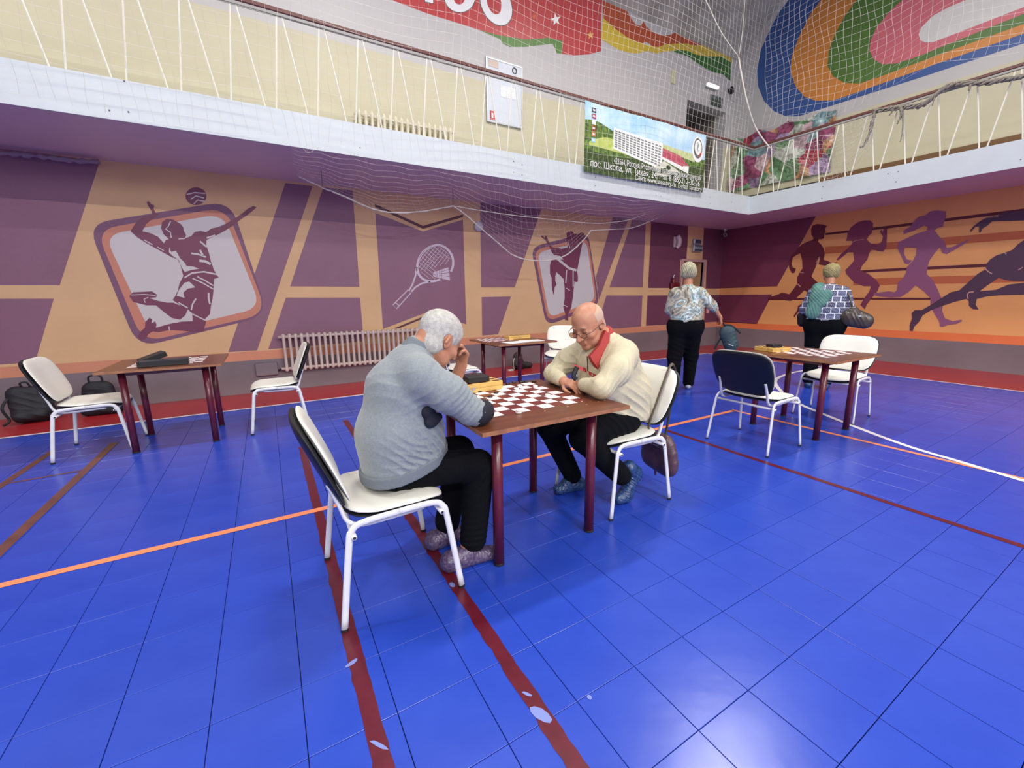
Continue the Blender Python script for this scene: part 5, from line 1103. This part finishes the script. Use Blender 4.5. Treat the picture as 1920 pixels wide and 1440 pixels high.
    q.add([tuple(p) for p in A_]+[tuple(p+Vector((.004, .030, -.004))) for p in A_], [tuple(range(nn_-1, -1, -1)), tuple(range(nn_, 2*nn_))]+[(k, (k+1) % nn_, (k+1) % nn_+nn_, k+nn_) for k in range(nn_)]); rel(q).build('collar_point', m_redc, o)
    # red chest stripe, zip, folded spectacles cord
    for a_, b_ in (((1075, 682), (1099, 691)), ((1103, 695), (1120, 704))):
        A1, B1 = ony(*a_, 1.95), ony(*b_, 1.93); dd_ = (A1-O).normalized()
        # find the chest surface along the sight line and lay the stripe on the cloth there
        def hit(px, py):
            r_ = np.array(ray(px, py)); ts = np.linspace(1.4, 2.6, 500); X_ = np.array([0, 0, H])+ts[:, None]*r_; D_ = s.ev(X_); k_ = np.argmax((D_ < 0.002) & (X_[:, 1] > 1.86)); return Vector(X_[k_])
        P_ = []; n_ = 9
        for k in range(n_):
            x_, y_ = a_[0]+(b_[0]-a_[0])*k/(n_-1), a_[1]+(b_[1]-a_[1])*k/(n_-1); P_ += [hit(x_, y_), hit(x_+1, y_+7.5)]
        rel(MB().add([tuple(p) for p in P_], [(2*k, 2*k+1, 2*k+3, 2*k+2) for k in range(n_-1)])).build('chest_stripe', m_redc, o, True)
    rel(MB().tube([hit(1101, 668), hit(1102, 682), hit(1102, 696)], .003, 6)).build('zip', m_wire, o)
    rel(MB().tube(bez([hit(1082, 688), hit(1078, 697), hit(1076, 706), hit(1081, 712)], 5), .008, 6)).build('hanging_case', m_cap, o)
    t = Sdf()
    t.cap(V(1.95, 1.90, .560), V(1.57, 1.875, .52), .098, .078, .05); t.cap(V(1.95, 2.08, .560), V(1.53, 2.17, .52), .095, .078, .05); t.cap(V(2.03, 1.99, .56), V(1.92, 1.99, .56), .125, .12, .05, flat=((0, 0, 1), .85))
    t.cap(V(1.57, 1.87, .50), V(1.885, 1.86, .20), .078, .066, .04); t.cap(V(1.53, 2.17, .50), V(1.73, 2.17, .12), .076, .062, .04)
    for c, r, d, fr in ((V(1.65, 1.80, .43), .12, (.6, 0, -.8), 70), (V(1.8, 1.8, .26), .10, (.6, .3, -.7), 90), (V(1.8, 1.82, .56), .15, (1, 0, .6), 50)): t.fold(c, r, d, fr, .006, (10, 6, 12))
    t.mesh('trousers', m_trk, o, .006, off)
    foot_cover('shoe_cover', (1.79, 2.17, 0), (1.62, 2.18, 0), m_cvb, o, off)
    # near foot: heel raised, toes on the floor
    s = Sdf(); s.cap(V(2.01, 1.86, .185), V(1.925, 1.855, .052), .046, .046, .03); s.cap(V(1.925, 1.855, .05), V(1.865, 1.85, .040), .044, .034, .03); s.cap(V(2.005, 1.86, .19), V(1.955, 1.86, .235), .048, .052, .03)
    for k in range(4): s.fold(V(2.0-.03*k, 1.84, .18-.04*k), .06, (.6, .3*(-1)**k, 1), 140+30*k, .006, (30, 20, 10))
    s.cut((0, 0, .003), (0, 0, -1)); s.mesh('shoe_cover', m_cvb, o, .005, off)
    return o
man_beige()

# ---- the two women standing with their backs to the camera -------------------------------
m_bl1 = bpy.data.materials.new('swirled blouse print'); m_bl1.use_nodes = True; nt = m_bl1.node_tree; b_ = nt.nodes['Principled BSDF']; b_.inputs['Roughness'].default_value = .7
tc = nt.nodes.new('ShaderNodeTexCoord'); wv = nt.nodes.new('ShaderNodeTexNoise'); wv.inputs['Scale'].default_value = 3.0; wv.inputs['Detail'].default_value = 2; wv.inputs['Distortion'].default_value = 2.6; nt.links.new(tc.outputs['Object'], wv.inputs['Vector'])
cr = nt.nodes.new('ShaderNodeValToRGB'); nt.links.new(wv.outputs['Fac'], cr.inputs[0]); e = cr.color_ramp.elements; e[0].position = .34; e[0].color = (*lin((96, 92, 84)), 1); e[1].position = .43; e[1].color = (*lin((196, 190, 172)), 1)
for p_, c_ in ((.48, (120, 122, 116)), (.53, (206, 220, 222)), (.58, (92, 128, 136)), (.63, (176, 160, 134)), (.70, (104, 100, 94))): q = e.new(p_); q.color = (*lin(c_), 1)
nt.links.new(cr.outputs[0], b_.inputs['Base Color'])
m_bl2 = bpy.data.materials.new('blocky navy blouse print'); m_bl2.use_nodes = True; nt = m_bl2.node_tree; b_ = nt.nodes['Principled BSDF']; b_.inputs['Roughness'].default_value = .7
tc = nt.nodes.new('ShaderNodeTexCoord'); mp = nt.nodes.new('ShaderNodeMapping'); mp.inputs['Rotation'].default_value = (0, PI/2, 0); nt.links.new(tc.outputs['Object'], mp.inputs[0])
sx = nt.nodes.new('ShaderNodeSeparateXYZ'); nt.links.new(tc.outputs['Object'], sx.inputs[0]); cx_ = nt.nodes.new('ShaderNodeCombineXYZ'); nt.links.new(sx.outputs[0], cx_.inputs[0]); nt.links.new(sx.outputs[2], cx_.inputs[1])
br = nt.nodes.new('ShaderNodeTexBrick'); br.inputs['Scale'].default_value = 6.5; br.inputs['Mortar Size'].default_value = .03; br.inputs['Mortar Smooth'].default_value = 0; br.inputs['Brick Width'].default_value = .62; br.inputs['Row Height'].default_value = .5; nt.links.new(cx_.outputs[0], br.inputs['Vector'])
br.inputs['Color1'].default_value = (*lin((40, 42, 66)), 1); br.inputs['Color2'].default_value = (*lin((70, 74, 104)), 1); br.inputs['Mortar'].default_value = (*lin((212, 216, 226)), 1)
b2_ = nt.nodes.new('ShaderNodeTexBrick'); b2_.inputs['Scale'].default_value = 21; b2_.inputs['Mortar Size'].default_value = .035; b2_.inputs['Brick Width'].default_value = .5; b2_.inputs['Row Height'].default_value = .42; nt.links.new(cx_.outputs[0], b2_.inputs['Vector'])
b2_.inputs['Color1'].default_value = (0, 0, 0, 1); b2_.inputs['Color2'].default_value = (.02, .02, .04, 1); b2_.inputs['Mortar'].default_value = (.22, .23, .30, 1)
mx = nt.nodes.new('ShaderNodeMix'); mx.data_type = 'RGBA'; mx.blend_type = 'ADD'; mx.inputs[0].default_value = 1; nt.links.new(br.outputs[0], mx.inputs[6]); nt.links.new(b2_.outputs[0], mx.inputs[7]); nt.links.new(mx.outputs[2], b_.inputs['Base Color'])
m_blond = mat('blond grey bob', (206, 200, 170), .6, rgb2=(120, 112, 90), vscale=22, stretch=(5, 5, .6), bump=.6, bscale=60); m_blond2 = mat('ash blond hair', (168, 156, 108), .6, rgb2=(124, 108, 66), vscale=20, stretch=(3, 3, 1), bump=.6, bscale=60)
m_teal = mat('teal grey fabric', (52, 74, 82), .7, rgb2=(40, 58, 68), vscale=12, bump=.3, bscale=60); m_scarf = mat('sea green scarf', (86, 132, 122), .7, rgb2=(70, 112, 106), vscale=10, bump=.3, bscale=60)
m_brl = mat('dark brown patent leather', (74, 64, 58), .28, rgb2=(58, 50, 48), vscale=10, bump=.2, bscale=30); m_sho = mat('pale trainers', (206, 210, 220), .4, rgb2=(150, 156, 172), vscale=30)

def standing(C, ang, label, blouse, hairm, T_side):
    """local frame: x lateral right, y forward, z up, then turned by ang"""
    o = empty('person', (C[0], C[1], 0), ang); tag(o, label, 'person', 'women standing with their backs turned'); return o
# woman 1: short bob, walking away, rucksack in the right hand
w1 = standing((4.99, 3.83), math.atan2(.63, .77)-PI/2, 'woman with a short blond bob, patterned blouse and black trousers walking away, rucksack in hand', None, None, 1)
b = Sdf(); P = head(b, V(-.01, .02, 1.665), V(-.1, 1, -.08), V(0, .06, 1), 1.0, False); b.cap(V(0, 0, 1.43), V(-.005, .01, 1.60), .062, .055, .03)
elb, wri = V(.325, .02, 1.20), V(.44, .10, 1.035)
for a, c, r1, r2 in ((V(0, 0, .98), V(0, .01, 1.2), .15, .14), (V(0, 0, 1.2), V(0, 0, 1.36), .14, .10), (V(-.15, 0, 1.385), V(.15, 0, 1.385), .055, .055), (V(.17, 0, 1.38), elb, .048, .040), (elb, wri, .038, .026), (V(-.17, 0, 1.38), V(-.21, .05, 1.12), .048, .04), (V(-.21, .05, 1.12), V(-.17, .22, 1.0), .036, .026),
    (V(-.09, 0, .93), V(-.10, .02, .50), .09, .06), (V(-.10, .02, .50), V(-.10, -.05, .09), .055, .036), (V(.09, 0, .93), V(.10, .16, .50), .09, .06), (V(.10, .16, .50), V(.10, .24, .09), .055, .036)): b.cap(a, c, r1, r2, .03)
hand(b, wri, V(.25, .15, -1), V(1, -.2, .2), 1, (.7, .7, .7, .7)); hand(b, V(-.17, .22, 1.0), V(0, 1, -.1), V(0, 0, 1), 1)
b.mesh('body', m_skin, w1, .006)
h = Sdf(); h.ell(P(-.015, 0, .022), (.100, .112, .100), [V(1, 0, 0), V(0, 1, 0), V(0, 0, 1)], .02); h.cap(P(-.035, -.045, -.045), P(-.035, .045, -.045), .056, None, .05); h.fold(P(-.06, 0, 0), .2, (1, 0, .3), 130, .005, (0, 0, 14)); h.fold(P(-.06, 0, -.08), .06, (1, 0, .1), 230, .010, (0, 0, 30)); h.cut(P(.045, 0, 0), (-.1, 1, -.35)); h.mesh('hair', m_blond, w1, .006)
s = Sdf(); s.cap(V(0, .0, .99), V(0, .01, 1.15), .17, .165, .05, flat=((1, 0, 0), 1.22)); s.cap(V(0, .01, 1.15), V(0, 0, 1.34), .155, .13, .05, flat=((1, 0, 0), 1.3)); s.cap(V(-.14, 0, 1.375), V(.14, 0, 1.375), .075, .075, .05); s.cap(V(0, 0, 1.40), V(0, .005, 1.455), .085, .068, .03)
s.cap(V(.16, 0, 1.355), V(.315, .02, 1.205), .080, .066, .04); s.cap(V(.30, .02, 1.215), V(.345, .035, 1.165), .062, .056, .02); s.cap(V(-.17, 0, 1.355), V(-.215, .05, 1.14), .080, .070, .04)
for c, r, d, fr in ((V(.1, -.15, 1.15), .2, (.5, 0, 1), 60), (V(-.1, -.15, 1.05), .18, (.3, 0, -1), 70), (V(.27, 0, 1.25), .1, (.7, 0, -.7), 90)): s.fold(c, r, d, fr, .006, (12, 0, 8))
s.cut(V(0, 0, .985), (0, 0, -1)); s.mesh('blouse', m_bl1, w1, .007)
t = Sdf(); t.cap(V(-.085, -.005, .92), V(-.115, .02, .50), .135, .098, .06); t.cap(V(-.115, .02, .50), V(-.105, -.04, .09), .096, .078, .04); t.cap(V(.085, -.005, .92), V(.105, .14, .50), .135, .098, .06); t.cap(V(.105, .14, .50), V(.10, .225, .09), .094, .076, .04); t.cap(V(-.08, 0, .93), V(.08, 0, .93), .165, .165, .05); t.cap(V(-.05, 0, .985), V(.05, 0, .985), .165, .165, .03)
t.cut((0, 0, 1.015), (0, 0, 1)); t.fold(V(0, -.1, .5), .3, (.2, 0, 1), 40, .006, (12, 0, 6)); t.mesh('trousers', m_trk, w1, .008)
for x, y in ((-.10, -.06), (.10, .20)): s = Sdf(); s.cap(V(x, y-.01, .045), V(x, y+.17, .035), .042, .036, .03); s.cut((0, 0, .002), (0, 0, -1)); s.mesh('trainer', m_sho, w1, .006)
rk = empty('rucksack', tuple(w1.matrix_basis @ Vector((0, 0, 0))), w1.rotation_euler.z); tag(rk, 'teal grey rucksack dangling from the hand of the woman with the bob', 'bag')
s = Sdf(); s.cap(V(.545, .12, .83), V(.60, .12, .68), .105, .095, .04, flat=((0, 1, 0), .7)); s.cap(V(.60, .12, .66), V(.63, .12, .56), .070, .030, .04, flat=((0, 1, 0), .8)); s.fold(V(.58, .04, .72), .16, (.4, 0, -1), 60, .006, (20, 0, 9)); s.mesh('body', m_teal, rk, .007)
MB().tube(bez([(.475, .115, .965), (.50, .12, .93), (.50, .12, .87)], 4), .013, 6).build('grab_handle', m_bag, rk); MB().tube(bez([(.50, .10, .935), (.58, .10, .93), (.66, .10, .87), (.70, .10, .83)], 5), .016, 6, flat=((0, 1, 0), .5)).build('strap', m_bag, rk); MB().tube(bez([(.48, .12, .78), (.43, .12, .68), (.40, .12, .60)], 5), .015, 6, flat=((0, 1, 0), .5)).build('strap', m_bag, rk)
MB().tube([(.55, .045, .69), (.62, .045, .66)], .004, 5).build('zip', m_al, rk)

# woman 2: green scarf over the left shoulder, brown bag on the right
w2 = standing((6.80, 2.92), math.atan2(.39, .92)-PI/2, 'woman in a navy block print top with a green scarf, beyond the right table', None, None, 1)
b = Sdf(); P = head(b, V(-.01, .05, 1.635), V(-.55, .85, -.22), V(0, .2, 1), 1.0, False); b.cap(V(0, 0, 1.42), V(-.005, .02, 1.58), .062, .055, .03)
for a, c, r1, r2 in ((V(0, 0, .98), V(0, .01, 1.2), .16, .15), (V(0, 0, 1.2), V(0, 0, 1.36), .14, .10), (V(-.15, 0, 1.375), V(.15, 0, 1.375), .055, .055), (V(.17, 0, 1.37), V(.24, .0, 1.12), .048, .040), (V(.24, 0, 1.12), V(.19, .18, 1.02), .038, .026), (V(-.17, 0, 1.37), V(-.24, .02, 1.14), .048, .04), (V(-.24, .02, 1.14), V(-.2, .2, 1.1), .036, .026),
    (V(-.09, 0, .93), V(-.10, .02, .50), .09, .06), (V(-.10, .02, .50), V(-.10, -.03, .09), .055, .036), (V(.09, 0, .93), V(.10, .04, .50), .09, .06), (V(.10, .04, .50), V(.10, .0, .09), .055, .036)): b.cap(a, c, r1, r2, .03)
hand(b, V(.19, .18, 1.02), V(0, 1, 0), V(0, 0, 1), -1); hand(b, V(-.2, .2, 1.1), V(.2, 1, 0), V(0, 0, 1), 1); b.mesh('body', m_skin, w2, .006)
h = Sdf(); h.ell(P(-.018, 0, .022), (.104, .110, .098), None, .02); h.cap(P(-.035, -.03, -.04), P(-.035, .03, -.04), .050, None, .05); h.fold(P(-.06, 0, 0), .2, (.6, .3, .7), 110, .004, (20, 0, 20)); h.cut(P(.040, 0, 0), (-.55, .85, -.3)); h.mesh('hair', m_blond2, w2, .006)
MB().tube([tuple(P(-.02, .07, .02)), tuple(P(-.05, .075, .0))], .016, 8).build('hair_clip', m_cap, w2)
s = Sdf(); s.cap(V(0, .0, .99), V(0, .01, 1.15), .185, .18, .05, flat=((1, 0, 0), 1.22)); s.cap(V(0, .01, 1.15), V(0, 0, 1.34), .170, .13, .05, flat=((1, 0, 0), 1.3)); s.cap(V(-.14, 0, 1.365), V(.14, 0, 1.365), .078, .078, .05); s.cap(V(0, 0, 1.39), V(0, .005, 1.44), .085, .068, .03)
s.cap(V(.17, 0, 1.34), V(.25, .01, 1.12), .080, .068, .04); s.cap(V(-.17, 0, 1.34), V(-.255, .02, 1.12), .082, .070, .04)
for c, r, d, fr in ((V(.1, -.15, 1.15), .2, (.5, 0, 1), 60), (V(-.1, -.15, 1.05), .18, (.3, 0, -1), 70)): s.fold(c, r, d, fr, .006, (12, 0, 8))
s.cut(V(0, 0, .975), (0, 0, -1)); s.mesh('top', m_bl2, w2, .007)
s = Sdf(); s.cap(V(-.13, -.02, 1.42), V(-.12, -.13, 1.30), .075, .075, .04, flat=((0, 1, 0), .8)); s.cap(V(-.12, -.145, 1.30), V(-.15, -.17, 1.08), .095, .085, .04, flat=((0, 1, 0), .42)); s.cap(V(-.10, .0, 1.44), V(-.09, .10, 1.36), .05, .05, .04); s.cap(V(-.02, -.13, 1.33), V(-.06, -.17, 1.22), .07, .05, .04, flat=((0, 1, 0), .4))
for c, r, d, fr in ((V(-.1, -.17, 1.3), .16, (1, 0, .8), 90), (V(-.14, -.18, 1.12), .14, (1, 0, .1), 85)): s.fold(c, r, d, fr, .010, (9, 0, 16))
s.mesh('scarf', m_scarf, w2, .006)
t = Sdf(); t.cap(V(-.09, -.005, .90), V(-.10, .02, .50), .145, .10, .06); t.cap(V(-.10, .02, .50), V(-.10, -.02, .12), .098, .080, .04); t.cap(V(.09, -.005, .90), V(.10, .04, .50), .145, .10, .06); t.cap(V(.10, .04, .50), V(.10, .0, .12), .096, .078, .04); t.cap(V(-.08, 0, .93), V(.08, 0, .93), .175, .175, .05); t.cap(V(-.05, 0, .985), V(.05, 0, .985), .178, .178, .03)
t.cut((0, 0, 1.0), (0, 0, 1)); t.mesh('trousers', m_trk, w2, .008)
for x in (-.10, .10): foot_cover('shoe_cover', (x, -.05, 0), (x, .13, 0), m_cvb, w2)
hb = empty('shoulder_bag', tuple(w2.location), w2.rotation_euler.z); tag(hb, 'large glossy brown handbag hanging at the right hip of the woman with the green scarf', 'bag')
s = Sdf(); s.cap(V(.27, -.10, 1.02), V(.42, -.08, .98), .115, .105, .05, flat=((0, 1, 0), .6)); s.cap(V(.30, -.10, 1.12), V(.33, -.09, 1.03), .05, .10, .05, flat=((0, 1, 0), .6)); s.fold(V(.33, -.16, 1.05), .15, (1, 0, .5), 55, .009, (20, 0, 12)); s.mesh('body', m_brl, hb, .007)
MB().tube(bez([(.29, -.10, 1.12), (.25, -.10, 1.24), (.19, -.05, 1.40), (.18, .03, 1.42), (.24, .06, 1.25), (.33, -.03, 1.09)], 6), .013, 6, flat=((0, 1, 0), .5)).build('strap', m_brl, hb); MB().tube([(.35, -.155, 1.04), (.38, -.155, 1.045)], .012, 8).build('buckle', m_al, hb)
tb = empty('tote_bag', tuple(w2.location), w2.rotation_euler.z); tag(tb, 'dark bag held in front at the left hip of the woman with the green scarf', 'bag')
s = Sdf(); s.cap(V(-.27, .10, 1.02), V(-.27, .10, .93), .075, .06, .03); s.mesh('body', m_bag2, tb, .008); MB().tube(bez([(-.24, .10, 1.08), (-.22, .14, 1.13), (-.2, .2, 1.10)], 4), .01, 6).build('handle', m_bag2, tb)
# ================================================================== NETS AND ROPES
m_net = mat('white net cord', (196, 193, 186), .7); m_net2 = mat('mauve-lit net cord', (196, 182, 186), .7); m_rope = mat('off white rope', (216, 210, 198), .8, bump=.6, bscale=90)
m_bun = mat('dusty gathered netting', (150, 142, 130), .9, rgb2=(118, 110, 100), vscale=40, bump=1.0, bscale=70)
def net(name, fn, nu, nv, r, m, label, sub=1):
    """square-mesh netting; fn(i,j)->point; every cord is a thin three-sided tube"""
    P = np.array([[fn(i, j) for j in range(nv+1)] for i in range(nu+1)]); vs = []; fs = []
    def run(L):
        n0 = len(vs); L = np.asarray(L); T = np.gradient(L, axis=0); T /= np.linalg.norm(T, axis=1)[:, None]+1e-9
        a = np.cross(T, [0.3, 0.9, 0.31]); a /= np.linalg.norm(a, axis=1)[:, None]+1e-9; b = np.cross(T, a)
        for q in range(len(L)):
            for k in range(3): t = 2*PI*k/3; vs.append(tuple(L[q]+r*(a[q]*math.cos(t)+b[q]*math.sin(t))))
        for q in range(len(L)-1):
            for k in range(3): j = (k+1) % 3; fs.append((n0+q*3+k, n0+q*3+j, n0+q*3+3+j, n0+q*3+3+k))
    for i in range(nu+1): run(P[i])
    for j in range(nv+1): run(P[:, j])
    o = mesh_obj(name, vs, fs, m); tag(o, label, 'net', kind='stuff'); return o
C = 0.108
def nA(i, j):
    x = -3.4+i*C; z0 = 3.04+j*C
    s = .10*abs(math.sin((x+1.2)*PI/3.7))*min(1, (z0-3)/1.5); z = z0-s-.03*math.sin(x*2.3+z0)
    if z0 < 3.5: z -= (.16*math.exp(-((x-.62)/.16)**2))*(1-(z0-3)/.5); x += (.62-x)*.5*math.exp(-((x-.62)/.35)**2)*(1-(z0-3)/.5)
    x += .10*math.sin(z0*1.1+.4)*(.3+.7*i/112)+.012*math.sin(z0*9+i)
    return (x, YF-.085+.03*math.sin(x*1.9+z0*.8), z)
net('back_net', nA, 112, 40, .0013, m_net, 'tall white ball net hanging before the long gallery railing')
def nB(i, j):
    y = 5.44-i*C; z0 = 4.62+j*C; z = z0-.16*abs(math.sin(y*PI/2.9))*(1-j/40)-.05*math.sin(y*3.1+z0*1.7)
    y += .09*math.sin(z0*2.0+1)+.02*math.sin(z0*7+i)
    return (XF-.06+.035*math.sin(y*2.3+z0), y, z)
net('side_net', nB, 52, 32, .0017, m_net, 'white ball net in front of the painted track ovals')
# netting slung under the balcony
edge = [(560, 331), (605, 352), (640, 366), (700, 392), (745, 399), (800, 395), (850, 386), (872, 402), (897, 424), (930, 452), (965, 480), (1010, 489), (1058, 480), (1092, 452), (1108, 432), (1150, 430), (1190, 426), (1240, 405), (1272, 386)]
ex_ = np.array([e[0] for e in edge], float); ey_ = np.array([e[1] for e in edge], float)
def nC(i, j):
    px = 560+712*i/72; t = j/12; py = np.interp(px, ex_, ey_)
    B = ony(px, py, 6.35); xt = ony(px-14, 300, 5.52).x; T = Vector((xt, 5.50, 2.995))
    k = .10*math.sin(PI*t)*(1 if px < 860 else 1.6); p = T.lerp(B, t); return (p.x+.02*math.sin(i*1.3+j), p.y, p.z-k*.5-.012*math.sin(i*.9))
net('slung_net', nC, 72, 12, .0012, m_net2, 'loose netting slung beneath the balcony soffit over the mural')
def rope(name, pts, r, m, label, n=6, cat='rope', fuzz=0.0):
    P = bez(pts, n); R = [r*(1+fuzz*random.uniform(-.5, .9)) for _ in P]
    if fuzz: P = [p+Vector((0, random.gauss(0, r*.25*fuzz), random.gauss(0, r*.3*fuzz))) for p in P]
    o = MB().tube(P, R, 7).build(name, m, None, True)
    if label: tag(o, label, cat)
    return o
rope('edge_rope', [ony(*p, 6.35) for p in edge[:7]], .010, m_rope, 'left swag of rope edging the slung net below the soffit', 6, fuzz=.5)
rope('edge_rope', [ony(*p, 6.35) for p in edge[6:15]], .010, m_rope, 'deep swag of rope crossing the painted karate emblem', 6, fuzz=.5)
rope('edge_rope', [ony(*p, 6.35) for p in edge[14:]]+[ony(1290, 380, 5.6)], .008, m_rope, 'short rope at the right end of the slung net rising to the fascia', 6)
rope('tie_rope', [ony(850, 386, 6.35), ony(950, 402, 6.2), ony(1060, 414, 6.2), ony(1125, 419, 6.2), ony(1180, 412, 6.2), ony(1210, 400, 6.0)], .006, m_rope, 'thin rope stretched level along the slung net above the karate emblem', 5)
for px, py in ((605, 350), (850, 385)):
    p = ony(px, py, 6.36); o = MB().tube([(p.x, p.y, p.z), (p.x, p.y, ZB)], .005, 5).build('hook', m_bolt, bal)
rope('gathered_net', [ony(-60, 272, 6.98), ony(0, 286, 6.98), ony(60, 292, 6.98), ony(120, 299, 6.98), ony(186, 304, 6.98)],   .018, mat('lilac dusty netting', (150, 130, 146), .9, bump=1.0, bscale=60), 'dusty gathered netting along the top of the mural at far left', 8, 'net', .9)
# corner ropes of the two nets
c0 = ony(1385, 107, 5.50)
rope('corner_rope', [ony(1290, -60, 5.5), ony(1323, 0, 5.5), ony(1352, 60, 5.5), c0], .009, m_rope, 'pale rope slanting down from the roof to the knot before the corner', 4)
rope('corner_rope', [c0, ony(1392, 150, 5.47), ony(1402, 195, 5.44), ony(1417, 240, 5.42), onx(1444, 278, 9.0)], .013, m_rope, 'thick white rope curving from the knot down to the railing corner', 5, fuzz=.25)
rope('corner_rope', [ony(1400, -40, 5.5), ony(1397, 0, 5.5), ony(1392, 60, 5.5), c0], .006, m_rope, 'thin upright rope above the knot before the corner', 4)
# bundle of spare netting wound on the right handrail
cl = [(1560, 262), (1600, 236), (1638, 208), (1668, 204), (1695, 201), (1730, 196), (1752, 180), (1775, 163), (1800, 157), (1850, 154), (1890, 148), (1925, 142), (1990, 128)]
bpt_ = [onx(x, y, 8.985) for x, y in cl]
gb = empty('wound_net', tuple(bpt_[3])); tag(gb, 'grey twisted bundle of spare netting wound along the right handrail', 'net')
def relb(mb): mb.v = [tuple(Vector(v)-gb.location) for v in mb.v]; return mb
for k in range(4):
    P = bez(bpt_[2:], 8); Q = [p+Vector((.02*math.sin(q*.55+k*1.6), 0, .022*math.cos(q*.55+k*1.6)+random.gauss(0, .006))) for q, p in enumerate(P)]
    relb(MB().tube(Q, [.016*random.uniform(.7, 1.4) for _ in Q], 6)).build('twisted_strand', m_bun, gb, True)
for a, pts in ((.030, [(1640, 210), (1636, 228), (1630, 250), (1620, 272), (1614, 276)]), (.020, [(1690, 203), (1688, 220), (1682, 232)]), (.012, [(1693, 205), (1692, 245), (1688, 266)]), (.016, [(1675, 205), (1668, 216)]), (.020, [(1820, 158), (1817, 170)]), (.012, [(1752, 182), (1748, 198)])):
    P = bez([onx(x, y, 8.97) for x, y in pts], 5); relb(MB().tube([p+Vector((random.gauss(0, .006), 0, 0)) for p in P], [a*random.uniform(.7, 1.2)*(1-.5*i/len(P)) for i in range(len(P))], 6)).build('hanging_clump', m_bun, gb, True)
def nD(i, j):
    px = 1448+(1640-1448)*i/22; top = np.interp(px, [1448, 1560, 1640], [276, 250, 212]); bot = np.interp(px, [1448, 1480, 1560, 1600, 1640], [284, 318, 345, 320, 262]); t = j/10
    p = onx(px, top+(bot-top)*t, 8.96+.03*math.sin(i*1.2+j)); return (p.x, p.y+.02*math.sin(j*1.7), p.z+.01*math.sin(i*2))
net('loose_net', nD, 22, 10, .0019, m_net, 'tangled white netting drooping over the bars right of the gallery corner')
